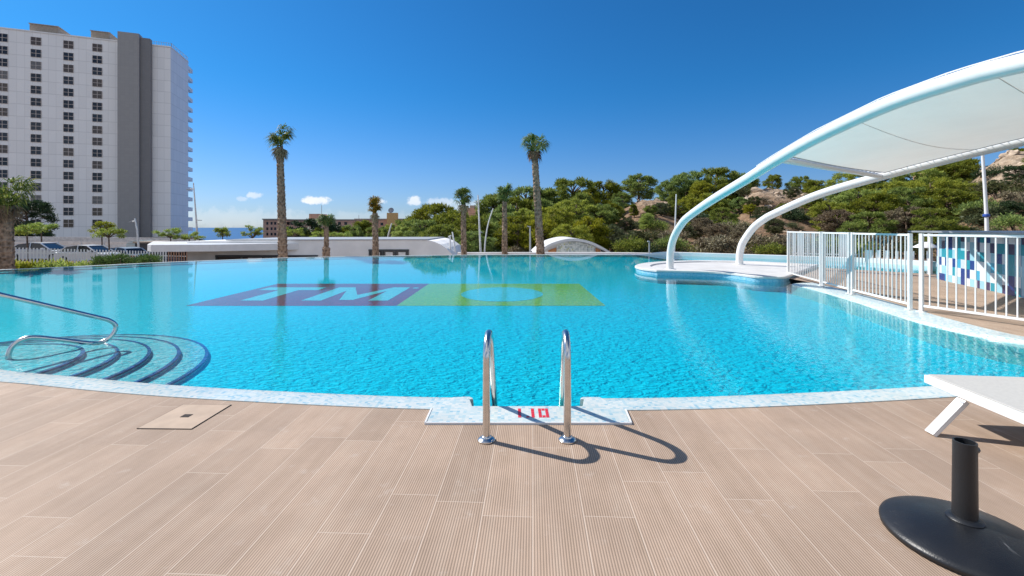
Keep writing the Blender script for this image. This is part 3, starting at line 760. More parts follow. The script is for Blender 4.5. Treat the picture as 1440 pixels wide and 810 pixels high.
for s in (0.24, 0.52, 0.78):
    MB().tube([fab(s, j / 20) - Vector((0, 0, 0.003)) for j in range(21)], 0.006, 6).build('seam', M['seam'], fb)
# lacing along the edges: a zigzag cord
pts = []
for k in range(57):
    sk = k / 56
    pts.append(fab(sk, 1.0) if k % 2 else on(b2, d2, pr2, lerp(4.34, 11.85, sk)) + Vector((-0.03, 0, 0.08)))
MB().tube(pts, 0.009, 5).build('lacing', M['white'], cn)
pts = []
for k in range(57):
    sk = k / 56
    pts.append(fab(sk, 0.0) if k % 2 else on(b1, d1, pr1, lerp(5.36, 12.35, sk)) + Vector((0.02, 0, 0.095)))
MB().tube(pts, 0.009, 5).build('lacing', M['white'], cn)
pts = [fab(0, k / 40) if k % 2 else p.lerp(q, 0.02 + k / 40 * 0.94) + Vector((0, 0, 0.06)) for k in range(41)]
MB().tube(pts, 0.008, 5).build('lacing', M['white'], cn)
mb = MB(); mb.tube([fab(k / 40, 1.0) for k in range(41)], 0.016, 6); mb.tube([fab(k / 40, 0.0) for k in range(41)], 0.016, 6); mb.tube([fab(0, k / 20) for k in range(21)], 0.014, 6)
mb.build('edge_cable', M['grey_steel'], cn)
mb = MB()
pts = [on(b1, d1, pr1, 4.6 + 0.25 * k) + Vector((-0.045, 0, 0.122)) for k in range(33)]
mb.tube(pts, 0.009, 6)
for k in range(0, 33, 2): mb.tube([pts[k], pts[k] - Vector((0, 0, 0.06))], 0.006, 5)
mb.build('top_cable', M['white'], cn)

# ------------------------------------------------------------------ pool fence
def fence_panel(a, b, h, label, sp=0.118):
    a, b = Vector((a[0], a[1], 0)), Vector((b[0], b[1], 0))
    fo = thing('pool_fence_panel', label, 'fence', tuple(a), 0, 'white bar fence panels along the right of the pool')
    u = (b - a).normalized(); Ln = (b - a).length; Z = Vector((0, 0, 1))
    for p in (a, b):
        po = MB().bar(p + Z * 0.012, p + Z * h, 0.052, 0.052, up=u).build('post', M['white_steel'], fo, bevel=0.004)
        MB().bar(p + Z * 0.001, p + Z * 0.011, 0.11, 0.11, up=u).build('base_plate', M['white_steel'], po)
    ua, ub = a + u * 0.031, b - u * 0.031
    MB().bar(ua + Z * (h - 0.025), ub + Z * (h - 0.025), 0.03, 0.035).build('top_rail', M['white_steel'], fo)
    MB().bar(ua + Z * 0.10, ub + Z * 0.10, 0.03, 0.035).build('bottom_rail', M['white_steel'], fo)
    nb = max(2, round(Ln / sp)); first = None
    for k in range(1, nb):
        if first is None:
            first = MB().bar(a + u * (Ln / nb) + Z * 0.118, a + u * (Ln / nb) + Z * (h - 0.043), 0.016, 0.016, up=u).build('bar', M['white_steel'], fo)
        else:
            c = first.copy(); COL.objects.link(c); c.parent = fo; c.location = u * (Ln / nb) * (k - 1)
FH = 1.30
fence_panel((7.98, 13.15), (7.47, 11.0), FH, 'farthest white bar fence panel, beginning at the white terrace')
fence_panel((7.44, 10.88), (7.13, 9.62), FH, 'short white bar fence panel, second from the white terrace')
fence_panel((7.11, 9.5), (6.77, 7.74), FH, 'white bar fence panel beside the gap, nearest post at the gap')
fence_panel((6.82, 7.58), (7.36, 6.05), FH, 'nearest white bar fence panel in front of the blue mosaic bar', 0.112)

# ------------------------------------------------------------------ bar
br = thing('poolside_bar', 'poolside bar clad in blue and white mosaic tiles behind the white fence', 'bar', (11.0, 11.06, 0))
foot = [(11.62, 12.45), (11.28, 11.75), (10.99, 11.06), (10.62, 10.15), (10.18, 9.05), (9.75, 7.6), (9.5, 6.0), (12.0, 6.0), (13.5, 12.0)]
mb = MB().prism(foot, 0.0, 1.22); mb.build('counter_front', M['bar_mosaic'], br, fix=True)
ct = Vector((11.6, 9.3))
topp = [(11.30, 13.0), (10.6, 11.2), (9.8, 9.1), (9.35, 7.6), (9.1, 5.7), (12.3, 5.7), (13.9, 12.4)]
mb = MB().prism(topp, 1.265, 1.31); mb.build('counter_top', M['zinc'], br, fix=True, bevel=0.006)
mb = MB().prism([tuple(ct + (Vector(p) - ct) * 0.985) for p in foot], 1.22, 1.264); mb.build('recessed_strip', M['wall_tile'], br, fix=True)  # narrow tiled strip set back under the counter top

tbx = atd(1302, 347, 13.6)
tt = thing('white_stand', 'small white pedestal table behind the fence gap beside the mosaic bar', 'pedestal table', (tbx[0], 13.6, 0))
MB().lathe([(0.30, 0.80), (0.29, 0.83), (0.10, 0.95), (0.06, 0.97)], 24, (tbx[0], 13.6, 0)).build('table_top', M['white'], tt, smooth=True)
MB().tube([(tbx[0] + 0.13, 13.6, 0.0), (tbx[0] + 0.13, 13.6, 1.22)], 0.06, 12).build('post', M['white'], tt, smooth=True)
MB().box(tbx[0] - 0.16, tbx[0] - 0.12, 13.58, 13.62, 0.0, 0.8).build('leg', M['white'], tt)

# white slat screens on the far bank of the channel
def slat_screen(label, pts, h, wds, seed, base=0.02):
    rnd = random.Random(seed)
    a = Vector(pts[0]); b = Vector(pts[1]); u = (b - a).normalized(); Ln = (b - a).length
    so = thing('slat_screen', label, 'screen', (a[0], a[1], 0), 0)
    x = 0.0
    while x < Ln:
        w = rnd.choice(wds); hh = h * rnd.uniform(0.97, 1.03)
        p = a + u * (x + w / 2)
        MB().bar((p[0], p[1], base), (p[0], p[1], base + hh), w, 0.03, up=(-u[1], u[0], 0)).build('slat', M['slat'], so)
        x += w + rnd.uniform(0.08, 0.2)
    MB().bar((a[0], a[1] + 0.04, base + h * 0.25), (b[0], b[1] + 0.04, base + h * 0.25), 0.03, 0.05).build('rail', M['slat'], so)
slat_screen('tall white slat screen seen through the far fence panels', [(12.95, 21.0), (14.9, 19.6)], 1.28, [0.07, 0.1, 0.2, 0.26], 3, -0.1)
slat_screen('low white slat screen across the channel behind the fence', [(14.5, 18.7), (16.9, 17.2)], 0.62, [0.09, 0.12, 0.22, 0.3], 5, -0.15)

# ------------------------------------------------------------------ terrain and sea
def terr_z(X, Y):
    rr = math.hypot(X, Y)
    if Y < 1: u = 3.0 if X > 0 else -3.0
    else: u = X / Y
    z = lerp(-1.15, -2.7, sstep(-17.0, -11.0, X) * (1 - sstep(6, 14, X)) * sstep(10, 20, Y))
    z = lerp(z, -0.9, sstep(10, 18, X) * sstep(5, 14, Y))
    if Y < 14: z = lerp(z, -1.5, 1 - sstep(4, 14, Y))
    if Y > 1:
        H = interp([(-0.42, 0), (-0.2, 1.2), (0, 2.4), (0.16, 3.2), (0.22, 4.2), (0.28, 6.6), (0.34, 6.2), (0.40, 4.0), (0.49, 5.4), (0.53, 8.2), (0.63, 7.9), (0.70, 6.0), (0.8, 5.2), (0.94, 6.2), (1.02, 9.0), (1.09, 11.6), (1.4, 12.0), (3, 10.0)], u)
        s = sstep(31, 72, Y * (1.0 + 0.25 * sstep(0.7, 1.2, u)))
        z += H * s
        # fall to the sea on the left
        dr = interp([(-3.0, 150), (-0.78, 150), (-0.69, 135), (-0.66, 62), (-0.45, 60), (-0.3, 75), (-0.1, 130), (0.2, 260), (1, 300), (3, 320)], u)
        z = lerp(z, -18.0, sstep(dr, dr + 45, Y))
        nz = mnoise.fractal(Vector((X * 0.07, Y * 0.07, 3.1)), 0.9, 2.1, 5)
        rg = mnoise.fractal(Vector((X * 0.35, Y * 0.35, 7.7)), 0.8, 2.0, 4)
        z += (nz * 1.2 + rg * 0.35) * s * (1 if H > 0.5 else 0)
    return z
def axis(breaks):
    out = []
    for a, b, st_ in breaks:
        x = a
        while x < b - 1e-6: out.append(x); x += st_
    out.append(breaks[-1][1]); return out
xs = axis([(-400, -160, 24), (-160, -60, 4), (-60, -26, 2), (-26, 20, 1.5), (20, 110, 1.3), (110, 200, 9), (200, 500, 30)])
ys = axis([(-60, 0, 10), (0, 28, 2), (28, 90, 1.1), (90, 180, 5), (180, 420, 24)])
mb = MB(); nx, ny = len(xs), len(ys)
mb.v = [Vector((x, y, terr_z(x, y))) for y in ys for x in xs]
mb.f = [(j * nx + i, j * nx + i + 1, (j + 1) * nx + i + 1, (j + 1) * nx + i) for j in range(ny - 1) for i in range(nx - 1)]
tag(mb.build('ground', M['ground'], smooth='all'), kind='structure')
mb = MB().add([(-40000, 60, -14), (40000, 60, -14), (40000, 60000, -14), (-40000, 60000, -14)], [(0, 1, 2, 3)])
tag(mb.build('sea', M['sea']), kind='structure')

# ------------------------------------------------------------------ hotel tower
tw = thing('hotel_tower', 'tall pale apartment tower with columns of small windows and a grey stair shaft', 'tower', (-91.5, 122.0, -1.4), math.atan2(0.342, 0.94))
HT = 51.0
foot = [(-52, 0), (0, 0), (0.85, 11.4), (-8, 30), (-52, 30)]
MB().prism(foot, 0, HT).build('wall', M['tower'], tw, local=True, fix=True)
MB().prism([(-52, -0.12), (0.06, -0.12), (0.95, 11.3), (0.7, 11.4), (-0.2, 0.2), (-52, 0.2)], HT + 0.003, HT + 0.35).build('parapet', M['tower'], tw, local=True, fix=True)
MB().box(-10.7, -6.2, -2.2, -0.003, 0, HT + 2.0).build('stair_shaft', M['stair'], tw, local=True)
MB().box(-6.197, -4.05, -1.5, -0.003, 0, HT + 1.3).build('stair_shaft', M['stair2'], tw, local=True)
for x0, x1 in ((-29.5, -24.0), (-17.4, -13.6)):
    ro = MB().box(x0, x1, 0.9, 6, HT + 0.004, HT + 2.3).build('roof_house', M['sandy'], tw, local=True)
    MB().box(x0 - 0.15, x1 + 0.15, 0.75, 6.15, HT + 2.303, HT + 2.5).build('roof_slab', M['sandy'], ro, local=True)
mb = MB()
for k in range(8):
    x = -3.8 + k * 0.54; mb.bar((x, 0.4, HT + 0.35), (x, 0.4, HT + 1.35), 0.07)
for k in range(12):
    mb.bar((0.02 + 0.07 * k, 0.6 + k * 0.95, HT + 0.35), (0.02 + 0.07 * k, 0.6 + k * 0.95, HT + 1.35), 0.07)
mb.bar((-4.0, 0.4, HT + 1.35), (0.0, 0.4, HT + 1.35), 0.07); mb.bar((0.0, 0.4, HT + 1.35), (0.85, 11.2, HT + 1.35), 0.07)
mb.build('roof_railing', M['grey_steel'], tw, local=True)
gm, gt = newmat('tower_window_glass')
oi_ = gt.n('ShaderNodeObjectInfo')
gcol = gt.ramp(oi_.outputs['Random'], [(0.0, (0.014, 0.016, 0.022)), (0.45, (0.03, 0.033, 0.04)), (0.6, (0.10, 0.075, 0.055)), (0.78, (0.02, 0.025, 0.035)), (0.92, (0.16, 0.15, 0.14))], 'CONSTANT')
gt.out(gt.n('ShaderNodeBsdfPrincipled', {'Base Color': gcol, 'Roughness': 0.12}))
wn0 = None
for col_x in (-15.7, -21.5, -27.8, -34.1):
    for r in range(17):
        zc = HT - 2.15 - r * 3.0
        if zc < 1.4: continue
        if wn0 is None:
            wn0 = MB().box(-1.14, 1.14, -0.03, 0.06, -1.0, 1.0).build('window', gm, tw, local=True)
            mb = MB()
            for x0, x1, z0, z1 in ((-1.2, -1.1, -1.05, 1.05), (1.1, 1.2, -1.05, 1.05), (-1.1, 1.1, 0.98, 1.05), (-1.1, 1.1, -1.05, -0.98), (-0.07, 0.07, -0.98, 0.98)):
                mb.box(x0, x1, -0.10, -0.0305, z0, z1)
            mb.box(-1.1, -0.07, -0.095, -0.0305, -0.06, 0.06); mb.box(0.07, 1.1, -0.095, -0.0305, -0.06, 0.06)
            fr0 = mb.build('frame', M['cream'], wn0, local=True)
            wn = wn0
        else:
            wn = wn0.copy(); COL.objects.link(wn); wn.parent = tw
            f2 = fr0.copy(); COL.objects.link(f2); f2.parent = wn
        wn.location = (col_x, 0, zc); wn.scale = (0.86, 1, 0.95)
bl0 = None
for r in range(17):
    z = HT - 1.2 - r * 3.0
    if bl0 is None:
        mb = MB(); mb.box(0, 0.9, 0, 5, 0, 0.25); mb.box(0.78, 0.9, 0, 5, 0.253, 1.1)
        bl = bl0 = mb.build('balcony', M['tower'], tw, local=True)
    else:
        bl = bl0.copy(); COL.objects.link(bl); bl.parent = tw
    bl.location = (-0.74, 13.0, z)

# ------------------------------------------------------------------ low white building beyond the pool
D = 32.0
def wx(px, d=D): return (px - 720) / F * d
lb = thing('low_building', 'low white curved-roof building with dark strip windows beyond the infinity edge', 'building', (wx(450), D, -2.7))
topc = [(wx(600), 0.53), (wx(610), 0.42), (wx(620), 0.2), (wx(628), -0.08), (wx(634), -0.38), (wx(640), -0.8), (wx(646), -1.5), (wx(648), -2.8)]
prof = [(wx(262), -2.8), (wx(648), -2.8)] + topc[::-1][1:] + [(wx(330), 0.50), (wx(263), 0.44)]
MB().prism_xz(prof, D, D + 8).build('wall', M['white_render'], lb, fix=True)
MB().prism_xz([(wx(318), 0.506), (wx(601), 0.535), (wx(601), 0.585), (wx(318), 0.56)], D - 0.06, D + 8).build('roof_edge', M['grey_steel'], lb, fix=True)
# overhanging canopy slab on the left, front edge tapering into the wall
mb = MB()
za, zb = 0.30, -0.16
slabp = [(wx(202, 29.6), 29.9), (wx(212, 29.0), 29.0), (wx(300, 29.6), 29.6), (wx(420), D - 0.003), (wx(262), D - 0.003), (wx(262), 36.0), (wx(215, 36), 36.0)]
mb.prism(slabp, zb, za)
mb.build('overhang', M['white'], lb, fix=True, bevel=0.02)
for (x0, x1, zt) in ((305, 446, -0.6), (520, 574, -0.2)):
    wo = MB().box(wx(x0), wx(x1), D - 0.02, D + 0.2, -2.3, zt).build('window', M['glass'], lb)
    mb = MB(); mb.box(wx(x0) - 0.07, wx(x1) + 0.07, D - 0.09, D - 0.021, zt - 0.06, zt + 0.07)
    nmul = 4 if x1 - x0 > 100 else 3
    for k in range(nmul + 1):
        xx = lerp(wx(x0), wx(x1), k / nmul); mb.box(xx - 0.05, xx + 0.05, D - 0.085, D - 0.021, -2.3, zt - 0.06)
    mb.build('frame', M['dark_steel'], wo)
    for k in ([1, 2] if nmul == 4 else [0, 1, 2]):
        MB().box(lerp(wx(x0), wx(x1), (k + 0.25) / nmul), lerp(wx(x0), wx(x1), (k + 0.8) / nmul), D - 0.045, D - 0.0215, -2.2, zt - 0.13).build('blind', M['louvre'], wo)

# mosaic fronted dome pavilion
D2 = 30.0
def vx(px): return (px - 720) / F * D2
def vz(py): return CAM_H - (py - 320) / F * D2
dp = thing('mosaic_pavilion', 'low vaulted pavilion with white rim, grey mosaic front and orange doors', 'pavilion', (vx(812), D2, -2.7))
arcp = [(vx(px), vz(py)) for px, py in ((752, 358), (757, 353.5), (768, 345), (778, 340.5), (790, 337), (802, 335.3), (815, 336), (828, 339), (840, 344), (850, 349.5), (857, 354), (862, 358))]
arcs = [tuple(p) for p in smooth_path([Vector(p) for p in arcp], 4)]
cx_, cz_ = vx(808), vz(372)
inn = [(cx_ + (p[0] - cx_) * 0.94, cz_ + (p[1] - cz_) * 0.90) for p in arcs]
mb = MB()
ring = arcs[::-1] + inn
n = len(arcs)
for i in range(n - 1):
    q4 = [arcs[i], arcs[i + 1], inn[i + 1], inn[i]]
    mb.prism_xz(q4[::-1], D2 - 0.35, D2 + 6)
mb.build('rim', M['grey_render'], dp, fix=True)
body = [(arcs[0][0] + 0.25, -2.8), (arcs[-1][0] - 0.25, -2.8)] + [(cx_ + (p[0] - cx_) * 0.945, cz_ + (p[1] - cz_) * 0.905) for p in arcs[::-1]]
MB().prism_xz(body, D2, D2 + 5.9).build('wall', M['grey_render'], dp, fix=True)
mos = [(vx(783), -2.6), (vx(836), -2.6)] + [(max(vx(783), min(vx(836), p[0])), p[1] - 0.03) for p in inn[::-1] if vx(780) < p[0] < vx(839)]
MB().prism_xz(mos, D2 - 0.05, D2 - 0.003).build('mosaic_front', M['mosaic_dome'], dp, fix=True)
MB().prism_xz([(vx(771), -2.6), (vx(782), -2.6), (vx(782), vz(348)), (vx(771), vz(352))], D2 - 0.06, D2 - 0.004).build('door', M['wood'], dp, fix=True)
MB().prism_xz([(vx(837.5), -2.6), (vx(844), -2.6), (vx(844), vz(351.5)), (vx(837.5), vz(348.5))], D2 - 0.06, D2 - 0.004).build('door', M['wood'], dp, fix=True)
mb = MB(); mb.bar((vx(770), D2 - 0.03, vz(346.2)), (vx(781.5), D2 - 0.03, vz(342)), 0.05, 0.09); mb.bar((vx(845), D2 - 0.03, vz(352)), (vx(856), D2 - 0.03, vz(358)), 0.05, 0.09)
mb.build('vent_slot', M['dark_steel'], dp)
# low white wall running along the foot of the hill
gw = thing('garden_wall', 'long low white wall at the foot of the wooded hill behind the pool', 'wall', (14, 27, -2.7))
wp = [(-3.3, 27.5), (5.5, 27.6), (9.5, 26.2), (13.5, 23.6), (17.0, 20.5), (20, 16.5)]
sp_ = smooth_path([Vector(p) for p in wp], 6)
oo = offset2(sp_, -0.3)
wtop = 0.0
mb = MB()
for i in range(len(sp_) - 1):
    mb.prism([tuple(sp_[i]), tuple(sp_[i + 1]), tuple(oo[i + 1]), tuple(oo[i])], -2.8, wtop - 0.11 + 0.0 * i)
mb.build('wall_body', M['white_render'], gw, fix=True)

# ------------------------------------------------------------------ brick buildings far away
def block_x(px, d): return (px - 720) / F * d
def zz(py, d): return CAM_H - (py - 320) / F * d
d3 = 150.0
bb = thing('brick_apartments', 'pinkish brick apartment block with small dark windows near the sea', 'apartment block', (block_x(410, d3), d3, -18))
MB().box(block_x(370, d3), block_x(392, d3), d3, d3 + 14, -18, zz(309, d3)).build('wall', M['brick'], bb)
MB().box(block_x(392.2, d3), block_x(490, d3), d3 + 4, d3 + 16, -18, zz(309.5, d3)).build('wall', M['brick'], bb)
MB().box(block_x(425, d3), block_x(439.5, d3), d3 + 5, d3 + 12, zz(309.4, d3), zz(300, d3)).build('roof_house', M['brick'], bb)
mb = MB()
for (a, b_, yy, p_) in ((369.3, 392.6, d3 - 0.4, 309), (392.7, 490.5, d3 + 3.6, 309.5)):
    mb.box(block_x(a, d3), block_x(b_, d3), yy, yy + 12, zz(p_, d3) + 0.003, zz(p_, d3) + 0.35)
mb.build('roof_edge', M['sandy'], bb)
for r in range(4):
    for px in (376, 382, 387):
        z = zz(314 + 7.6 * r, d3)
        MB().box(block_x(px, d3) - 0.32, block_x(px, d3) + 0.32, d3 - 0.05, d3 + 0.02, z - 0.45, z + 0.45).build('window', M['glass'], bb)
    for px in (397, 402, 442, 449, 456, 463, 471, 480):
        z = zz(314 + 7.6 * r, d3)
        MB().box(block_x(px, d3) - 0.5, block_x(px, d3) + 0.5, d3 + 3.95, d3 + 4.02, z - 0.5, z + 0.5).build('window', M['glass'], bb)
MB().tube([(block_x(438, d3), d3 + 8, zz(300, d3)), (block_x(438, d3), d3 + 8, zz(287, d3))], 0.09, 5).build('antenna', M['grey_steel'], bb)
d4 = 165.0
ob = thing('ochre_apartments', 'long brick apartment block with an ochre stair tower and satellite dish', 'apartment block', (block_x(540, d4), d4, -18))
MB().box(block_x(499, d4), block_x(601, d4), d4, d4 + 14, -18, zz(309, d4)).build('wall', M['brick'], ob)
MB().box(block_x(546, d4), block_x(560, d4), d4 - 2, d4 - 0.003, -18, zz(299.5, d4)).build('stair_tower', M['ochre'], ob)
mb = MB(); mb.box(block_x(498.5, d4), block_x(601.5, d4), d4 - 0.4, d4 + 12, zz(309, d4) + 0.003, zz(309, d4) + 0.4); mb.build('roof_edge', M['sandy'], ob)
for px in range(505, 600, 8):
    if 543 < px < 563: continue
    for r in range(2):
        z = zz(315 + 7 * r, d4); MB().box(block_x(px, d4) - 0.5, block_x(px, d4) + 0.5, d4 - 0.05, d4 + 0.02, z - 0.5, z + 0.5).build('window', M['glass'], ob)
mb = MB(); mb.lathe([(0.05, 0.0), (0.6, 0.12), (1.0, 0.42), (1.02, 0.42), (0.62, 0.08), (0.05, -0.05)], 16)
mb.v = [Matrix.Rotation(R(70), 3, 'X') @ v + Vector((block_x(551.5, d4), d4 - 1.2, zz(296.5, d4))) for v in mb.v]
dsh = mb.build('satellite_dish', M['grey_steel'], ob)
MB().tube([(block_x(551.5, d4), d4 - 1, zz(299.5, d4)), (block_x(551.5, d4), d4 - 1, zz(296.5, d4))], 0.12, 6).build('dish_mast', M['grey_steel'], ob)
MB().tube([(block_x(502, d4), d4 + 2, zz(309, d4)), (block_x(502, d4), d4 + 2, zz(302, d4))], 0.09, 5).build('antenna', M['grey_steel'], ob)
# brick house on the hill crest
hx = atd(1366, 214, 78)
hh = thing('hilltop_house', 'red brick house just showing above the trees of the hill crest', 'house', (hx[0], 80, 7))
MB().box(hx[0] - 3.0, hx[0] + 1.8, 80, 86, 7, hx[2] + 0.35).build('wall', M['brick'], hh)
MB().box(hx[0] - 3.2, hx[0] + 2.0, 79.8, 86.2, hx[2] + 0.353, hx[2] + 0.6).build('roof', M['slat_brown'], hh)
hx2 = atd(662, 294, 120)
hh = thing('distant_villa', 'small pink villa seen between two palms above the hillside pines', 'house', (hx2[0], 120, 2))
MB().box(hx2[0] - 1.8, hx2[0] + 1.4, 120, 126, 2, hx2[2] + 0.3).build('wall', M['brick'], hh)
MB().box(hx2[0] - 0.3, hx2[0] + 1.1, 120.5, 123, hx2[2] + 0.303, hx2[2] + 1.0).build('roof_house', M['sandy'], hh)

# ------------------------------------------------------------------ left side: fence, cars, louvre wall, gatehouse
fl = thing('picket_fence', 'long white picket fence beyond the infinity edge at the left', 'fence', (-22, 24, -0.8))
pa, pb_ = Vector((-24.9, 22.0)), Vector((-19.3, 27.0))
N = 62; first = None
for k in range(N):
    s = k / (N - 1); p = pa.lerp(pb_, s); zt = lerp(0.46, -0.06, s)
    nm_m = M['slat'] if k < 54 else M['slat_brown']
    if k in (0, 54):
        first = MB().box(-0.028, 0.028, -0.012, 0.012, -1.05, 0).build('picket', nm_m, fl, local=True); c = first
        if k == 54: c['label'] = 'brown picket'
    else:
        c = first.copy(); COL.objects.link(c); c.parent = fl
    c.location = Vector((p[0], p[1], zt)) - Vector((-22, 24, -0.8)); c.rotation_euler = (0, 0, R(28))
for f_ in (0.25, 0.8):
    MB().bar((pa[0], pa[1] + 0.03, 0.46 - f_), (pb_[0], pb_[1] + 0.03, -0.06 - f_), 0.03, 0.04).build('rail', M['slat'], fl)

def wall_louvre():
    a, b = Vector((-60.5, 55.0)), Vector((-39.5, 56.5))
    o = thing('louvre_wall', 'long pale grey louvred wall behind the parked cars at the tower foot', 'wall', (a[0], a[1], -1.2))
    for k in range(9):
        MB().bar((a[0], a[1], -1.05 + 0.165 * k), (b[0], b[1], -1.15 + 0.15 * k), 0.05, 0.12).build('louvre', M['louvre'], o)
    for k in range(9):
        p = a.lerp(b, k / 8); MB().bar((p[0], p[1] + 0.06, -1.3), (p[0], p[1] + 0.06, lerp(0.32, 0.1, k / 8)), 0.08).build('post', M['grey_steel'], o)
wall_louvre()
gx = atd(202, 347, 44)
gh = thing('gatehouse', 'small flat-roofed gatehouse with a dark opening beside the curved street lamp', 'gatehouse', (gx[0], 44, -1.2))
MB().box(gx[0] - 0.85, gx[0] + 0.85, 44, 46, -1.2, -0.1).build('wall', M['dark_steel'], gh)
MB().box(gx[0] - 0.9, gx[0] + 1.6, 43.8, 46.2, -0.098, 0.06).build('roof', M['sandy'], gh)

def make_car(label, col, pname, x, y, z, rz):
    """saloon about 4.3 m long built on a side profile; local x = forward"""
    c = thing('parked_car', label, 'car', (x, y, z), rz, 'cars parked behind the picket fence')
    low = [(-2.15, 0.30), (-2.12, 0.75), (-2.0, 0.92), (-1.2, 0.98), (0.75, 0.95), (1.6, 0.84), (2.08, 0.68), (2.15, 0.45), (2.1, 0.25), (-2.0, 0.22)]
    mb = MB()
    def loft(poly, ws):
        n = len(poly); vs = []; fs = []
        rows = [(-1, 0.0), (-0.94, 0.05), (0.94, 0.05), (1, 0.0)]
        for s, e in ((-1, 1), (1, 1)):
            pass
        for sgn in (-1, 1):
            for (px_, pz_), w in zip(poly, ws): vs.append((px_, sgn * w, pz_))
        fs = [list(range(n)), list(range(n, 2 * n))[::-1]] + [((i + 1) % n, i, n + i, n + (i + 1) % n) for i in range(n)]
        mb.add(vs, fs)
    loft(low, [0.82, 0.86, 0.86, 0.86, 0.86, 0.84, 0.76, 0.74, 0.8, 0.82])
    bo = mb.build('body', paint(pname, col), c, local=True, bevel=0.05)
    mb = MB(); loft([(-1.75, 0.97), (-1.25, 1.36), (-0.5, 1.44), (0.3, 1.40), (1.05, 0.96)], [0.80, 0.66, 0.64, 0.65, 0.80])
    mb.build('greenhouse', M['glass'], c, local=True, bevel=0.03)
    mb = MB(); loft([(-1.3, 1.37), (-0.5, 1.455), (0.34, 1.41), (0.30, 1.44), (-0.5, 1.49), (-1.28, 1.40)], [0.64] * 6)
    for s in (-1, 1):
        for (x0, z0), (x1, z1) in (((-1.8, 0.96), (-1.27, 1.385)), ((1.08, 0.95), (0.32, 1.415)), ((-0.35, 0.96), (-0.38, 1.45))):
            mb.bar((x0, s * 0.805, z0), (x1, s * 0.665, z1), 0.06, 0.06)
    mb.build('roof', paint(pname, col), c, local=True, fix=True)
    for wx_ in (-1.35, 1.32):
        for s in (-1, 1):
            prof = [(0.14, -0.11), (0.29, -0.11), (0.32, -0.08), (0.32, 0.08), (0.29, 0.11), (0.14, 0.11)]
            mb = MB().lathe(prof, 24); rot = Matrix.Rotation(R(90), 3, 'X')
            mb.v = [rot @ v + Vector((wx_, s * 0.77, 0.32)) for v in mb.v]
            wo = mb.build('wheel', M['tyre'], c, local=True)
            mb = MB().lathe([(0.02, -0.115), (0.2, -0.113), (0.2, 0.113), (0.02, 0.115)], 20)
            mb.v = [rot @ v + Vector((wx_, s * 0.77, 0.32)) for v in mb.v]
            mb.build('rim', M['grey_steel'], wo, local=True)
    for s in (-1, 1):
        MB().box(2.0, 2.12, s * 0.62 - 0.14, s * 0.62 + 0.14, 0.58, 0.70).build('headlight', M['lamp_clear'], c, local=True, bevel=0.02)
        MB().box(-2.16, -2.06, s * 0.68 - 0.12, s * 0.68 + 0.12, 0.70, 0.86).build('tail_light', M['lamp_red'], c, local=True, bevel=0.02)
        MB().box(0.62, 0.76, s * 0.93 - 0.08, s * 0.93 + 0.08, 0.95, 1.07).build('mirror', paint(pname, col), c, local=True, bevel=0.02)
    return c
for (label, col, pn, px, py, d, rz) in (
        ('silver parked car nearest the big palm behind the picket fence', (0.62, 0.66, 0.70), 'silver_paint', 62, 341, 36, 0.1),
        ('white parked car between the two young street trees behind the picket fence', (0.78, 0.79, 0.80), 'white_car_paint', 128, 344.5, 36, 0.0),
        ('pale blue parked car under the young tree by the curved street lamp', (0.35, 0.45, 0.55), 'pale_blue_paint', 171, 347.5, 38, 2.9),
        ('dark blue parked car below the white building overhang', (0.02, 0.04, 0.10), 'dark_blue_paint', 240, 352.5, 35, 3.0)):
    X, Y, Z = atd(px, py, d)
    make_car(label, col, pn, X, Y, Z - 1.47, rz)
# glass and white shelter behind the cars
gx = atd(187, 346, 48)
sh = thing('glass_shelter', 'pale curved glass shelter standing behind the parked cars', 'shelter', (gx[0], 48, -1.2))
mb = MB(); mb.prism_xz([(gx[0] - 0.75, -1.2), (gx[0] + 0.7, -1.2), (gx[0] + 0.7, 0.0), (gx[0] + 0.2, 0.05), (gx[0] - 0.5, -0.12), (gx[0] - 0.75, -0.4)], 48, 50)
mb.build('glazing', plain('pale_glass', (0.45, 0.55, 0.55), 0.1), sh, fix=True)
mb = MB()
for k in range(4): mb.bar((gx[0] - 0.78, 47.97, -1.0 + k * 0.26), (gx[0] + 0.72, 47.97, -1.0 + k * 0.26), 0.04, 0.05)
mb.build('frame', M['white'], sh)

# ------------------------------------------------------------------ lamps and poles
def lamp(label, pts_px, d, r0, r1, heads=(), name='street_lamp', cat='street lamp', mat='louvre', ring=None, zbase=None):
    base = atd(*pts_px[0], d); zb = zbase if zbase is not None else terr_z(base[0], d)
    o = thing(name, label, cat, (base[0], d, zb))
    P = [Vector((base[0], d, zb))] + [Vector(atd(px, py, d)) for px, py in pts_px]
    if len(P) > 3: P = [P[0]] + smooth_path(P[1:], 5)
    rs = [lerp(r0, r1, i / (len(P) - 1)) for i in range(len(P))]
    MB().tube(P, rs, 10).build('pole', M[mat], o, smooth=True)
    for (hx0, hy0, hx1, hy1, w) in heads:
        a, b = Vector(atd(hx0, hy0, d)), Vector(atd(hx1, hy1, d))
        ho = MB().tube([a, b], r1 * 0.9, 8).build('arm', M[mat], o)
        dv = (b - a).normalized()
        MB().bar(b - dv * 0.05 + Vector((0, 0, -0.02)), b + dv * w + Vector((0, 0, -0.02)), 0.16, 0.07).build('lamp_head', M['grey_steel'], ho, bevel=0.015)
    if ring:
        p = Vector(atd(*ring, d)); MB().lathe([(r0 * 1.05, -0.08), (r0 * 1.5, -0.05), (r0 * 1.5, 0.05), (r0 * 1.05, 0.08)], 16, p).build('ring', M['blue_ring'], o, smooth=True)
    return o
lamp('tall slim street lamp standing just right of the tower', [(277.5, 337), (276, 310), (272, 257)], 50, 0.13, 0.05, [(273.5, 265.5, 267, 266, 0.35), (276.2, 309.5, 279.5, 309.5, 0.3)])
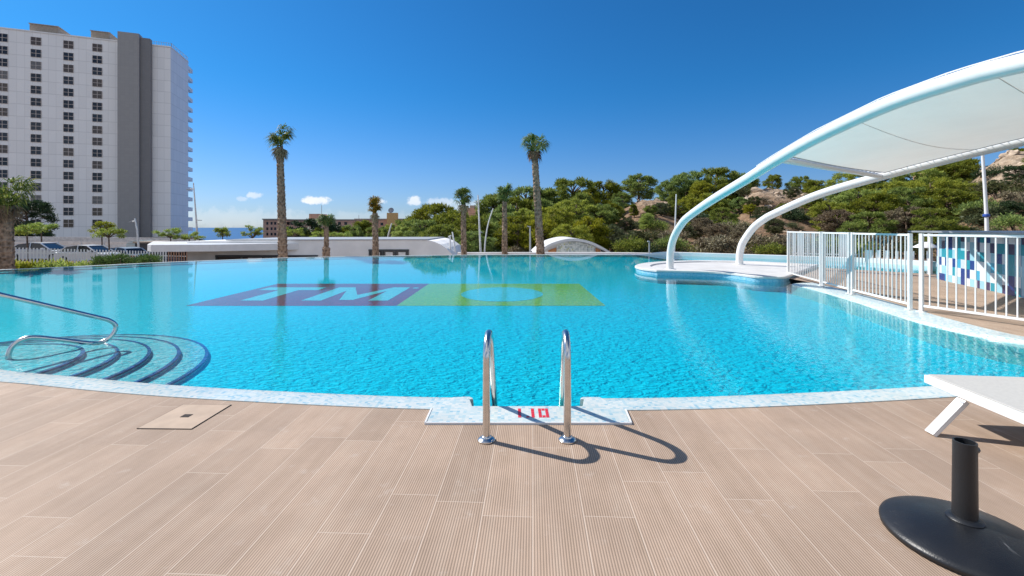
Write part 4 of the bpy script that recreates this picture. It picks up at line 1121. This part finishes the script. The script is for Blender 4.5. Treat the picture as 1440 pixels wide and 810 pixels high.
lamp('short curved street lamp in front of the grey stair shaft', [(195, 352), (194.3, 340), (192.5, 322), (189.5, 307)], 41, 0.09, 0.06, [(190.3, 311, 186, 311.5, 0.3)])
lamp('tall straight lamp mast with twin heads between two palms', [(676, 356), (674.5, 325), (672.5, 282), (672, 274)], 40, 0.10, 0.04, [(672.8, 284, 670, 284, 0.12), (672.8, 284, 674, 284, 0.12), (675, 326, 677.5, 326.5, 0.05)])
lamp('slim bowed white pole leaning beside the twin headed mast', [(681.5, 356), (683, 335), (687, 313), (693.5, 293)], 40, 0.08, 0.04, (), 'bowed_pole', 'pole', 'white')
lamp('short twin headed path lamp at the end of the low white building', [(633, 357), (633, 340), (633, 331)], 33, 0.07, 0.06, [(633, 333, 630.5, 333.5, 0.05), (633, 332, 634.5, 331.5, 0.05)], 'path_lamp', 'path lamp')
lamp('short leaning white pole beside the twin headed path lamp', [(640, 356), (638.5, 340), (636, 326)], 34, 0.08, 0.05, (), 'leaning_pole', 'pole', 'white')
lamp('grey path lamp with a flat head left of the leaning palm', [(745.5, 356), (745.5, 340), (745.3, 318)], 31, 0.06, 0.05, [(745.3, 319, 744, 318.5, 0.12)], 'path_lamp', 'path lamp', 'grey_steel')
lamp('small path lamp on the white wall left of the canopy posts', [(913, 357), (913, 348), (913, 339)], 24.6, 0.04, 0.035, [(913, 339.5, 912.2, 339.2, 0.06)], 'path_lamp', 'path lamp', 'grey_steel')
lamp('thin white pole behind the nearer canopy post', [(948, 358), (949, 330), (951, 273)], 27, 0.06, 0.035, (), 'thin_pole', 'pole', 'white')
lamp('tall white pole with a blue band behind the mosaic bar', [(1388, 330), (1386.5, 290), (1381, 205)], 24, 0.095, 0.065, (), 'banded_pole', 'pole', 'white_steel', ring=(1386.9, 303))
lamp('leaning white pole in front of the ochre stair tower', [(545, 336), (548, 324), (551, 314)], 60, 0.13, 0.09, (), 'leaning_pole', 'pole', 'white', zbase=-3)

# ------------------------------------------------------------------ plants
def rand_unit(rnd):
    z = rnd.uniform(-1, 1); a = rnd.uniform(0, 2 * math.pi); s = math.sqrt(1 - z * z)
    return Vector((s * math.cos(a), s * math.sin(a), z))
def leaf_clump(mb, c, rad, n, ln, wd, rnd, flat=1.0, up=0.3, shell=0.45):
    V, Fc = mb.v, mb.f
    for _ in range(n):
        u = rand_unit(rnd); rr = rad * (shell + (1 - shell) * rnd.random())
        p = Vector((c[0] + u.x * rr, c[1] + u.y * rr, c[2] + u.z * rr * flat))
        d = (u * 0.7 + rand_unit(rnd) * 0.8 + Vector((0, 0, up))).normalized()
        s = d.cross(rand_unit(rnd)); s.normalize()
        l = ln * rnd.uniform(0.6, 1.3); w = wd * rnd.uniform(0.6, 1.3)
        b = len(V)
        V.append(p - s * w * 0.5); V.append(p + s * w * 0.5); V.append(p + d * l + s * w * 0.25); V.append(p + d * l - s * w * 0.25)
        Fc.append((b, b + 1, b + 2, b + 3))

def pine_meshes(seed, kind='round'):
    """unit tree: 5 m tall; returns crown and trunk builders"""
    rnd = random.Random(seed)
    cr, tr = MB(), MB()
    lean = Vector((rnd.uniform(-0.5, 0.5), rnd.uniform(-0.4, 0.4), 0))
    H = 5.0
    tp = [Vector((0, 0, -0.8)), Vector((0, 0, 0.3)), lean * 0.25 + Vector((0, 0, 1.4)), lean * 0.6 + Vector((0, 0, 2.8)), lean + Vector((0, 0, 4.2))]
    tr.tube(tp, [0.20, 0.17, 0.14, 0.10, 0.04], 8)
    nc = {'round': 70, 'tall': 76, 'wide': 84, 'cone': 40}[kind]
    for k in range(nc):
        h = rnd.uniform(0.12 if kind != 'round' else 0.2, 1.0)
        if kind == 'round': w = 1.9 * math.sqrt(max(0.05, 1 - ((h - 0.55) / 0.52) ** 2))
        elif kind == 'tall': w = 1.35 * math.sqrt(max(0.06, 1 - ((h - 0.45) / 0.6) ** 2))
        elif kind == 'wide': w = 2.35 * math.sqrt(max(0.05, 1 - ((h - 0.5) / 0.55) ** 2))
        else: w = 1.5 * (1.08 - h)
        a = rnd.uniform(0, 2 * math.pi); q = w * math.sqrt(rnd.uniform(0.12, 1.0))
        z = lerp(0.5, H - 0.45, h)
        ax = lean * (z / 4.2)
        c = Vector((ax.x + q * math.cos(a), ax.y + q * math.sin(a), z))
        rad = rnd.uniform(0.24, 0.62) * (0.8 if h > 0.85 else 1.0)
        leaf_clump(cr, c, rad, int(240 * rad / 0.5), 0.19, 0.055, rnd, 0.62, 0.45, 0.2)
        if rnd.random() < 0.4:
            zb = max(0.4, z - 0.7); b0 = lean * (zb / 4.2) + Vector((0, 0, zb))
            tr.tube([b0, b0.lerp(c, 0.5) + Vector((0, 0, 0.08)), c], [0.06, 0.04, 0.015], 5)
    return cr, tr

def make_proto(name, seed, kind, mat, bark='bark'):
    cr, tr = pine_meshes(seed, kind)
    root = thing(name, 'x', 'tree')
    tr.build('trunk', M[bark], root, local=True, smooth='all'); cr.build('crown', M[mat], root, local=True)
    return root
protos = {}
USED = set()
def proto(kind, mat, k):
    key = (kind, mat, k)
    if key not in protos:
        protos[key] = make_proto('pine_tree', hash((kind, mat)) % 1 + {'round': 11, 'tall': 23, 'wide': 37, 'cone': 51}[kind] + 100 * k + 7 * len(mat), kind, mat)
    return protos[key]
def place(pr, X, Y, Z, sc, rz, label, group=None, sxy=1.0):
    o = pr if pr.name not in USED else copy_tree(pr)
    USED.add(pr.name); USED.add(o.name)
    o.location = (X, Y, Z); o.scale = (sc * sxy, sc * sxy, sc); o.rotation_euler = (0, 0, rz)
    o['label'] = label; o['category'] = 'tree'
    if group: o['group'] = group
    return o
rt = random.Random(42)
def tree_at(px, ytop, Y, kind, mat, label, group=None, k=0, sxy=1.0, zoff=0.0):
    X = (px - 720) / F * Y; zb = terr_z(X, Y) - 0.1 + zoff
    top = CAM_H - (ytop - 320) / F * Y
    sc = max(0.35, (top - zb) / 5.0)
    return place(proto(kind, mat, k), X, Y, zb, sc, rt.uniform(0, 6.28), label, group, sxy)

G_HILL = 'pines on the wooded hill behind the pool'
G_MID = 'trees behind the low white building'
# skyline trees
tree_at(898, 242, 76, 'round', 'pine', 'dark round pine standing alone on the bare rock of the crest', sxy=1.35)
sky_l = [(612, 282, 58, 'wide', 'pine'), (590, 300, 62, 'round', 'pine'), (637, 292, 52, 'round', 'pine'), (690, 268, 60, 'tall', 'pine'), (726, 272, 62, 'round', 'pine'), (742, 258, 66, 'wide', 'pine'), (776, 262, 68, 'round', 'pine'),
         (801, 248, 68, 'wide', 'pine'), (826, 262, 66, 'round', 'pine_light'), (851, 252, 70, 'round', 'pine'), (872, 268, 66, 'round', 'pine'), (945, 252, 68, 'round', 'pine'), (965, 239, 70, 'round', 'pine'), (1000, 233, 70, 'wide', 'pine'), (1032, 238, 70, 'round', 'pine'),
         (1048, 246, 68, 'round', 'pine'), (1126, 246, 70, 'wide', 'pine'), (1150, 250, 66, 'round', 'pine'), (1200, 238, 60, 'wide', 'pine_light'), (1245, 234, 58, 'wide', 'pine'), (1290, 226, 56, 'wide', 'pine_light'),
         (1325, 216, 56, 'wide', 'pine_light'), (1350, 222, 54, 'round', 'pine'), (1437, 206, 62, 'round', 'pine')]
for i, (px, yt, Y, kd, mt) in enumerate(sky_l):
    tree_at(px, yt, Y, kd, mt, 'olive green pine on the skyline of the wooded hill', 'pines on the skyline of the hill', k=i % 2, sxy=1.08, zoff=-0.9)
tree_at(1085, 244, 72, 'round', 'pine', 'small lone pine on the bare crest seen under the canopy edge')
# slope trees
slope = [(572, 312, 56, 'round', 'pine_light'), (600, 306, 48, 'wide', 'pine'), (625, 312, 44, 'wide', 'pine'), (655, 300, 48, 'round', 'pine'), (668, 322, 42, 'wide', 'pine'), (700, 296, 50, 'wide', 'pine'), (728, 300, 46, 'wide', 'pine'),
         (745, 290, 54, 'round', 'pine_light'), (772, 288, 50, 'wide', 'pine_light'), (788, 283, 56, 'tall', 'pine_light'), (812, 276, 54, 'wide', 'pine_light'), (838, 284, 52, 'round', 'pine'), (860, 284, 56, 'wide', 'pine'),
         (765, 305, 44, 'round', 'pine_light'), (832, 300, 42, 'tall', 'pine_light'), (800, 312, 40, 'round', 'pine_light'), (855, 312, 44, 'wide', 'scrub'), (880, 305, 50, 'wide', 'scrub'), (908, 298, 46, 'tall', 'pine_light'),
         (888, 322, 40, 'wide', 'scrub'), (930, 300, 54, 'wide', 'scrub'), (955, 285, 56, 'wide', 'pine'), (978, 270, 58, 'wide', 'pine_light'), (1005, 268, 58, 'round', 'pine_light'), (1040, 276, 56, 'wide', 'pine'),
         (1018, 290, 48, 'wide', 'pine'), (1055, 292, 50, 'round', 'pine_light'), (985, 305, 44, 'wide', 'dry'), (1010, 312, 40, 'wide', 'dry'), (1040, 318, 38, 'wide', 'dry'), (965, 318, 42, 'round', 'scrub'),
         (1075, 298, 48, 'wide', 'scrub'), (1090, 310, 42, 'wide', 'scrub'), (1112, 275, 58, 'wide', 'scrub'), (1140, 272, 54, 'wide', 'pine'), (1165, 280, 46, 'wide', 'pine_light'), (1180, 292, 42, 'wide', 'dry'),
         (1205, 262, 48, 'wide', 'pine_light'), (1235, 268, 44, 'wide', 'pine'), (1222, 295, 38, 'wide', 'pine'), (1262, 252, 48, 'wide', 'pine_light'), (1285, 260, 44, 'wide', 'pine'), (1275, 288, 38, 'wide', 'dry'), (1310, 246, 46, 'wide', 'pine_light'),
         (1330, 262, 42, 'wide', 'pine'), (1318, 290, 36, 'wide', 'pine'), (1345, 250, 46, 'wide', 'pine_light'), (1362, 268, 42, 'wide', 'pine'), (1372, 292, 38, 'wide', 'scrub'), (1400, 275, 42, 'wide', 'pine_dark'), (1430, 268, 44, 'wide', 'pine_dark'),
         (1420, 295, 36, 'wide', 'pine_dark'), (1455, 260, 46, 'wide', 'pine'),
         (915, 292, 52, 'round', 'pine'), (935, 288, 56, 'round', 'scrub'), (892, 292, 54, 'tall', 'pine'), (868, 276, 60, 'tall', 'pine'), (1062, 284, 54, 'round', 'scrub'), (1100, 288, 50, 'round', 'pine'), (1180, 258, 56, 'tall', 'pine'), (948, 268, 62, 'tall', 'pine'), (1020, 256, 64, 'tall', 'pine'), (820, 268, 62, 'tall', 'pine'), (760, 276, 60, 'tall', 'pine'), (712, 284, 56, 'tall', 'pine'), (646, 296, 54, 'tall', 'pine'), (985, 252, 66, 'tall', 'pine_light'), (1145, 262, 60, 'tall', 'pine_light')]
names = {'pine': 'olive green pine on the slope below the hill crest', 'pine_light': 'yellow green young pine on the slope of the hill', 'scrub': 'grey green scrubby tree low on the hillside',
         'dry': 'dry brownish leafless-looking tree at the foot of the hill', 'pine_dark': 'dark green bushy tree at the foot of the hill behind the mosaic bar'}
for i, (px, yt, Y, kd, mt) in enumerate(slope):
    tree_at(px, yt, Y, kd, mt, names[mt], names[mt].split(' ')[0] + ' ' + G_HILL.replace('pines', 'trees'), k=i % 2, sxy=1.15)
# trees beyond the low building
for i, (px, yt, Y, kd, mt, s) in enumerate([(431, 305, 62, 'round', 'pine_dark', 1.5), (478, 318, 66, 'wide', 'pine', 1), (500, 314, 70, 'round', 'pine', 1), (514, 307, 72, 'tall', 'pine', 1.1), (536, 316, 64, 'round', 'pine', 1), (556, 312, 66, 'wide', 'pine_light', 1), (570, 305, 70, 'tall', 'pine', 1), (586, 312, 66, 'round', 'pine', 1), (446, 318, 60, 'round', 'pine', 1)]):
    X = (px - 720) / F * Y; zb = -3.5; top = CAM_H - (yt - 320) / F * Y
    place(proto(kd, mt, i % 2), X, Y, zb, (top - zb) / 5, rt.uniform(0, 6), 'dense dark round tree above the roof of the low white building' if i == 0 else 'green pine showing above the roof of the low white building', None if i == 0 else G_MID, s)
# dark pine by the left palm
for i, (px, yt, Y) in enumerate([(42, 276, 62)]):
    X = (px - 720) / F * Y; top = CAM_H - (yt - 320) / F * Y
    place(proto('wide', 'pine_dark', 0), X, Y, -1.3, (top + 1.3) / 5, 1.0, 'dark spreading pine in front of the tower beside the big palm', None, 1.0)

# bushes on the hill
bush_p = []
for k, (mt, seed) in enumerate((('scrub', 5), ('pine', 6), ('dry', 7), ('pine_dark', 8))):
    rnd = random.Random(seed); mb = MB(); tb_ = MB()
    for j in range(9):
        a = rnd.uniform(0, 6.28); q = rnd.uniform(0, 0.75)
        c = Vector((q * math.cos(a), q * math.sin(a), rnd.uniform(0.2, 0.8)))
        leaf_clump(mb, c, rnd.uniform(0.3, 0.45), 240, 0.10, 0.032, rnd, 0.8, 0.4, 0.2)
        tb_.tube([(0, 0, -0.3), c * 0.5, c], [0.03, 0.02, 0.008], 5)
    o = thing('bush', 'x', 'bush'); tb_.build('stems', M['bark'], o, local=True); mb.build('leaves', M[mt], o, local=True)
    bush_p.append((o, mt))
rb = random.Random(9)
blab = {'scrub': 'grey green bush on the earth slope of the hill', 'pine': 'green bush on the earth slope of the hill', 'dry': 'dry brown bush on the earth slope of the hill', 'pine_dark': 'dark green bush on the earth slope of the hill'}
cnt = 0
while cnt < 150:
    px = rb.uniform(560, 1470); Y = rb.uniform(31, 66)
    X = (px - 720) / F * Y; z = terr_z(X, Y)
    if (1380 < px and Y > 52) or (1055 < px < 1125 and Y > 58) or (900 < px < 945 and Y > 62): continue
    o, mt = bush_p[rb.choice([0, 0, 0, 1, 1, 2, 2, 3])]
    c = o if o.name not in USED else copy_tree(o)
    USED.add(o.name); USED.add(c.name)
    s = rb.uniform(0.8, 1.9)
    c.location = (X, Y, z - 0.1); c.scale = (s * 1.2, s * 1.2, s); c.rotation_euler = (0, 0, rb.uniform(0, 6.28))
    c['label'] = blab[mt]; c['group'] = mt.replace('_', ' ') + ' bushes on the hill slope'; c['category'] = 'bush'
    cnt += 1

# loose rocks on the bare parts of the hill
rk0 = None
rr = random.Random(4)
rocks = []
for k in range(3):
    bm = bmesh.new(); bmesh.ops.create_icosphere(bm, subdivisions=2, radius=0.5)
    for v in bm.verts: v.co *= 0.8 + 0.5 * mnoise.noise(v.co * 2.3 + Vector((k * 9, 0, 0)))
    me = bpy.data.meshes.new('rock'); bm.to_mesh(me); bm.free(); me.materials.append(M['ground']); rocks.append(me)
stone = plain('pale_stone', (0.42, 0.325, 0.24), 0.95, var=0.3, scale=3, bump=0.6, bscale=8)
for me in rocks: me.materials.clear(); me.materials.append(stone)
for k in range(70):
    a, b, y0, y1 = rr.choice([(885, 960, 60, 76), (1050, 1140, 56, 74), (1385, 1450, 46, 62), (940, 1130, 40, 55)])
    px, Y = rr.uniform(a, b), rr.uniform(y0, y1); X = (px - 720) / F * Y
    o = bpy.data.objects.new('rock', rr.choice(rocks)); COL.objects.link(o)
    s = rr.uniform(0.5, 1.5); o.location = (X, Y, terr_z(X, Y)); o.scale = (s * 1.3, s, s * 0.7); o.rotation_euler = (rr.uniform(0, 1), 0, rr.uniform(0, 6))
    tag(o, 'pale rock lying on the bare earth of the hill', 'rock', 'rocks scattered on the hill')

# palms
def palm(label, px_base, px_top, y_crown, y_top, d, r_low, r_up, crown_w, seed, upright=0.5, mat='frond', nf=26, waist=None, dead=6, boots=0.075):
    rnd = random.Random(seed)
    xb = (px_base - 720) / F * d; xt = (px_top - 720) / F * d
    zc = CAM_H - (y_crown - 320) / F * d; ztop = CAM_H - (y_top - 320) / F * d
    zb = terr_z(xb, d) - 0.1
    o = thing('palm_tree', label, 'palm tree', (xb, d, zb))
    N = int((zc - zb) / 0.07); P = []; rs = []
    for i in range(N + 1):
        s = i / N; e = s * s if abs(xt - xb) > 0.1 else s
        P.append(Vector((lerp(xb, xt, s ** 1.15), d, lerp(zb, zc, s))))
        r = lerp(r_low, r_up, s) * 0.86
        if waist and s > waist: r *= 0.62
        r *= 1.0 + (0.07 if i % 3 == 0 else -0.04)
        rs.append(r)
    mb = MB().tube(P, rs, 18, jit=0.09, rnd=rnd)
    for i in range(2, N, 1):                      # stubs of cut leaf bases
        for _ in range(5):
            a = rnd.uniform(0, 6.28); c, s = math.cos(a), math.sin(a)
            r = rs[i] * 0.95; b = P[i]
            w = 0.05; tz = rnd.uniform(0.06, 0.15)
            t = Vector((-s, c, 0))
            q = [b + Vector((c * r, s * r, 0)) - t * w, b + Vector((c * r, s * r, 0)) + t * w, b + Vector((c * (r + boots * 0.45), s * (r + boots * 0.45), tz)) + t * w * 0.5, b + Vector((c * (r + boots * 0.45), s * (r + boots * 0.45), tz)) - t * w * 0.5]
            mb.add(q, [(0, 1, 2, 3)])
    mb.build('trunk', M['palm_bark'], o, smooth=False)
    Hc = ztop - zc; R_ = crown_w / 2
    top = P[-1]
    def fronds(n, h0, h1, mat_, name, q0, q1, L, out, droop):
        m2 = MB()
        for k in range(n):
            a = 2.399 * k + rnd.uniform(-0.4, 0.4); rad = Vector((math.cos(a), math.sin(a), 0))
            hf = rnd.uniform(h0, h1)
            p0 = top + rad * r_up * 0.45 + Vector((0, 0, -0.05))
            p1 = top + rad * R_ * rnd.uniform(q0, q1) + Vector((0, 0, Hc * hf))
            m2.tube([p0, p0.lerp(p1, 0.5) + Vector((0, 0, 0.03)) - rad * 0.02, p1], [0.024, 0.018, 0.011], 4)
            dirv = (rad * out * rnd.uniform(0.5, 1.3) + Vector((0, 0, 1.0 if h1 > 0.1 else -1.0)) * rnd.uniform(0.5, 1.0)).normalized()
            side = dirv.cross(Vector((0, 0, 1)))
            if side.length < 0.05: side = Vector((1, 0, 0))
            side.normalize(); upv = side.cross(dirv)
            nb = 19
            for j in range(nb):
                th = lerp(-1.45, 1.45, j / (nb - 1))
                bd = (dirv * math.cos(th) + side * math.sin(th) * 0.8 + upv * rnd.uniform(-0.2, 0.25)).normalized()
                ll = L * rnd.uniform(0.75, 1.1) * (1 - 0.3 * abs(th) / 1.45)
                pm = p1 + bd * ll * 0.6; pe = p1 + bd * ll + Vector((0, 0, -droop * ll * rnd.uniform(0.3, 1.2)))
                nn = bd.cross(upv).normalized() * 0.021
                b = len(m2.v)
                m2.v += [p1 - nn * 0.5, p1 + nn * 0.5, pm + nn, pm - nn, pe]
                m2.f += [(b, b + 1, b + 2, b + 3), (b + 3, b + 2, b + 4)]
        m2.build(name, M[mat_], o)
    sp = 1 - upright
    fronds(nf, 0.05, 0.66, mat, 'fronds', lerp(0.08, 0.2, sp), lerp(0.35, 0.72, sp), max(min(Hc * 0.55, R_ * 1.15), 0.45), lerp(0.3, 1.6, sp), lerp(0.3, 0.9, sp))
    if dead: fronds(dead, -0.12, 0.08, 'frond_dead', 'dead_fronds', 0.16, 0.36, min(Hc * 0.4, 0.6), 0.15, 0.3)
    return o
palm('very tall palm with a tied dark crown, left of centre beyond the pool', 399, 393.5, 207, 168, 25.0, 0.31, 0.19, 1.3, 1, 0.45, nf=17, dead=9)
palm('short palm with a thick lower trunk in front of the low white building', 458.5, 459, 318, 296, 26.5, 0.26, 0.23, 1.05, 2, 0.4, waist=0.72, nf=24, dead=0)
palm('slim palm with a yellowed upright crown before the low white building', 530, 527, 300, 272, 26.5, 0.25, 0.17, 0.9, 3, 0.7, mat='frond_yellow', nf=22, dead=4)
palm('slim dark palm beside the twin headed lamp mast', 653, 651.5, 288, 260, 27.0, 0.22, 0.16, 1.2, 4, 0.45, nf=22, dead=5)
palm('slim palm with a bright green upright fan crown, right of the bowed pole', 710, 709.5, 284, 253, 27.0, 0.22, 0.16, 1.15, 5, 0.7, nf=24, dead=0)
palm('tallest leaning palm in front of the hill, beside the mosaic pavilion', 763, 751.5, 214, 182, 26.5, 0.31, 0.20, 1.75, 6, 0.25, nf=21, dead=10)
palm('stout palm cut by the left edge of the view beside the picket fence', 7, 9, 292, 238, 17.6, 0.34, 0.21, 1.9, 7, 0.3, nf=22, dead=12)

# young street trees with flat layered crowns
def young_tree(label, px, y_top, y_bot, w_px, d, seed, group=None):
    rnd = random.Random(seed)
    X = (px - 720) / F * d; zt = CAM_H - (y_top - 320) / F * d; zb0 = CAM_H - (y_bot - 320) / F * d; w = w_px / F * d
    zb = terr_z(X, d) if X < -17 else -2.7
    o = thing('young_tree', label, 'tree', (X, d, zb))
    tr, cr = MB(), MB()
    fork = Vector((X, d, lerp(zb0, zt, 0.12)))
    tr.tube([(X, d, zb - 0.1), (X + 0.03, d, lerp(zb, zb0, 0.6)), fork], [0.06, 0.05, 0.045], 8)
    for k in range(16):
        a = rnd.uniform(0, 6.28); q = w / 2 * math.sqrt(rnd.uniform(0.05, 1)); h = rnd.uniform(0.3, 1.0)
        c = Vector((X + q * math.cos(a), d + q * math.sin(a), lerp(zb0, zt, h) - 0.08))
        tr.tube([fork, fork.lerp(c, 0.55) + Vector((0, 0, 0.1)), c], [0.03, 0.018, 0.006], 5)
        leaf_clump(cr, c, rnd.uniform(0.22, 0.38), 95, 0.13, 0.05, rnd, 0.4, 0.0, 0.2)
    tr.build('trunk', M['bark'], o); cr.build('crown', M['umbrella_leaf'], o)
young_tree('young yellow green tree just right of the big palm, before the dark pine', 38, 316, 330, 34, 33, 21)
young_tree('young yellow green tree with a flat crown above the silver car', 58, 313, 327, 30, 38, 22)
young_tree('taller young tree with a two tier crown in front of the tower', 143, 311, 330, 24, 40, 23)
young_tree('young light green tree beside the white parked car', 153, 321, 336, 32, 36, 24)
young_tree('young spreading tree in front of the right corner of the tower', 240, 321, 337, 36, 42, 25)
young_tree('young thin leaved tree against the sea beside the tall slim lamp', 266, 326, 338, 40, 44, 26)
young_tree('small young tree alone against the blue sea', 313, 320.5, 335, 16, 46, 27)
young_tree('small feathery young tree against the sea left of the tall palm', 355, 317, 338, 24, 46, 28)
young_tree('young bright tree over the white roof right of the tall palm', 412, 318, 335, 30, 46, 29)
young_tree('young bright tree over the white roof beside the short palm', 448, 325, 336, 30, 46, 30)
young_tree('young bright tree over the white roof between two slim palms', 482, 326, 336, 30, 46, 31)

# low planting in front of the picket fence
rnd = random.Random(77); mb = MB()
hd = thing('juniper_hedge', 'low spreading dark green juniper in front of the picket fence', 'hedge', (-17.8, 21.3, -0.9))
ms = MB()
for k in range(70):
    px = rnd.uniform(132, 222); d = rnd.uniform(20.8, 22.6); X = (px - 720) / F * d
    e = 1 - ((px - 178) / 50) ** 2 * 0.55
    zt = CAM_H - (357 + 8 * (1 - e) + rnd.uniform(0, 9) - 320) / F * d
    leaf_clump(mb, (X, d, zt - 0.16), 0.26, 85, 0.13, 0.03, rnd, 0.7, 0.7, 0.2)
    ms.tube([(X, d, -1.0), (X, d, zt - 0.1)], [0.02, 0.01], 4)
ms.build('stems', M['bark'], hd); mb.build('leaves', M['juniper'], hd)
sp0 = None
rnd = random.Random(31)
for k in range(16):
    px = 16 + k * 7.6 + rnd.uniform(-2, 2); d = 20.6 + 0.012 * px + rnd.uniform(-0.3, 0.3)
    if sp0 is None:
        sp0 = thing('border_shrub', 'small leafy border shrub at the foot of the white picket fence', 'shrub', (0, 0, 0), 0, 'small shrubs along the picket fence')
        m1, m2 = MB(), MB()
        for j in range(6):
            a = rnd.uniform(0, 6.28); c = Vector((0.2 * math.cos(a), 0.2 * math.sin(a), rnd.uniform(0.25, 0.75)))
            leaf_clump(m1, c, 0.19, 60, 0.12, 0.05, rnd, 1.0, 0.6, 0.2); m2.tube([(0, 0, -0.2), c], [0.015, 0.008], 4)
        m1.build('leaves', M['pine_light'], sp0, local=True); m2.build('stems', M['bark'], sp0, local=True)
        c = sp0
    else: c = copy_tree(sp0)
    zt = CAM_H - (lerp(358, 362, k / 15) + rnd.uniform(-3, 6) - 320) / F * d
    c.location = ((px - 720) / F * d, d, -1.15); c.scale = (1, 1, max(0.5, (zt + 1.15) / 0.95)); c.rotation_euler = (0, 0, rnd.uniform(0, 6))

# leftover prototypes that were never placed
for pr in list(protos.values()) + [b[0] for b in bush_p]:
    if pr.name not in USED:
        for ch in list(pr.children): bpy.data.objects.remove(ch)
        bpy.data.objects.remove(pr)

# ------------------------------------------------------------------ light, sky, camera
SUN_EL = 42.0
to_sun = Vector((-0.9, 0.44, 0)).normalized() * math.cos(R(SUN_EL)) + Vector((0, 0, math.sin(R(SUN_EL))))
sl_ = bpy.data.lights.new('sun', 'SUN'); sl_.energy = 4.2; sl_.angle = R(0.5); sl_.color = (1.0, 0.955, 0.89)
so = bpy.data.objects.new('sun', sl_); COL.objects.link(so)
so.rotation_euler = to_sun.to_track_quat('Z', 'Y').to_euler()
so.location = (-30, 20, 40)

w = bpy.data.worlds.new('World'); scene.world = w; w.use_nodes = True
t = NT(w)
sky = t.n('ShaderNodeTexSky', sky_type='NISHITA', sun_disc=False, sun_elevation=R(SUN_EL), sun_rotation=R(-64), altitude=0, air_density=1.0, dust_density=0.35, ozone_density=3.5)
co = t.n('ShaderNodeTexCoord').outputs['Generated']
sp = t.n('ShaderNodeSeparateXYZ', {0: co})
clear = t.mix(t.maprange(sp.outputs[2], 0.0, 0.30), c4((0.56, 0.73, 1.10)), c4((0.165, 0.70, 1.12)))
hs = t.n('ShaderNodeHueSaturation', {'Hue': 0.5, 'Saturation': 1.0, 'Value': 1.0, 'Color': t.mix(1.0, sky.outputs[0], clear, 'MULTIPLY')})
yp = t.m('MAXIMUM', sp.outputs[1], 0.02)
cu = t.m('MULTIPLY', t.m('DIVIDE', sp.outputs[0], yp), 640.0); cv = t.m('MULTIPLY', t.m('DIVIDE', sp.outputs[2], yp), 640.0)
cvec = t.n('ShaderNodeCombineXYZ', {0: cu, 1: cv})
n1 = t.n('ShaderNodeTexNoise', {'Vector': cvec, 'Scale': 0.075, 'Detail': 7.0, 'Roughness': 0.6})
n2 = t.n('ShaderNodeTexNoise', {'Vector': cvec, 'Scale': 0.02, 'Detail': 5.0})
mask = None
for (cx, cy, wx_, hy_, st_) in ((-277, 39, 25, 6.5, 1.0), (-137, 39, 11, 9, 0.95), (-186, 36, 10, 5, 0.8), (-362, 45, 14, 5, 0.6), (-380, 40, 10, 4, 0.4), (-100, 36, 26, 7, 0.5), (-400, 12, 150, 16, 0.2), (-250, 10, 200, 14, 0.16), (-60, 30, 40, 10, 0.35)):
    dx = t.m('DIVIDE', t.m('SUBTRACT', cu, cx), wx_); dy = t.m('DIVIDE', t.m('SUBTRACT', cv, cy), hy_)
    dd = t.m('SQRT', t.m('ADD', t.m('MULTIPLY', dx, dx), t.m('MULTIPLY', dy, dy)))
    dd = t.m('ADD', dd, t.m('MULTIPLY', t.m('SUBTRACT', n1.outputs[0], 0.5), 2.4))
    e = t.m('MULTIPLY', t.maprange(dd, 1.05, 0.45, 0.0, 1.0), st_)
    mask = e if mask is None else t.m('MAXIMUM', mask, e)
mask = t.m('MULTIPLY', mask, t.m('GREATER_THAN', sp.outputs[1], 0.05))
shade = t.ramp(n2.outputs[0], [(0.35, (7.5, 8.3, 9.4)), (0.6, (9.6, 9.8, 10.0))])
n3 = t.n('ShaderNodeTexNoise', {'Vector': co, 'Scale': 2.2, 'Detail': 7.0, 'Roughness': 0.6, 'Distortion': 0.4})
fill_clouds = t.m('MULTIPLY', t.maprange(n3.outputs[0], 0.42, 0.58, 0.0, 0.9), t.maprange(sp.outputs[1], -0.05, -0.45, 0.0, 1.0))
fill_clouds = t.m('MULTIPLY', fill_clouds, t.maprange(sp.outputs[2], 0.0, 0.08, 0.0, 1.0))
mask = t.m('MAXIMUM', mask, fill_clouds)          # unseen clouds added behind the camera to brighten the shaded faces
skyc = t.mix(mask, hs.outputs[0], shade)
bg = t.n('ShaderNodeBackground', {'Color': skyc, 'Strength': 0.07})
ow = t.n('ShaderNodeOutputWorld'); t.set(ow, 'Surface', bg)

cam = bpy.data.cameras.new('camera'); co_ = bpy.data.objects.new('camera', cam); COL.objects.link(co_)
cam.sensor_width = 36.0; cam.lens = 16.0; cam.shift_y = -85 / 1440; cam.clip_end = 100000; cam.clip_start = 0.05
co_.location = (0, 0, CAM_H); co_.rotation_euler = (R(90), 0, 0)
scene.camera = co_
scene.view_settings.view_transform = 'Standard'; scene.view_settings.look = 'None'
scene.view_settings.exposure = 0.63; scene.view_settings.gamma = 1.0; scene.view_settings.use_curve_mapping = False
scene.cycles.max_bounces = 8; scene.cycles.transparent_max_bounces = 16
scene.cycles.caustics_reflective = False; scene.cycles.caustics_refractive = False
scene.cycles.sample_clamp_indirect = 6.0
scene.cycles.use_denoising = True
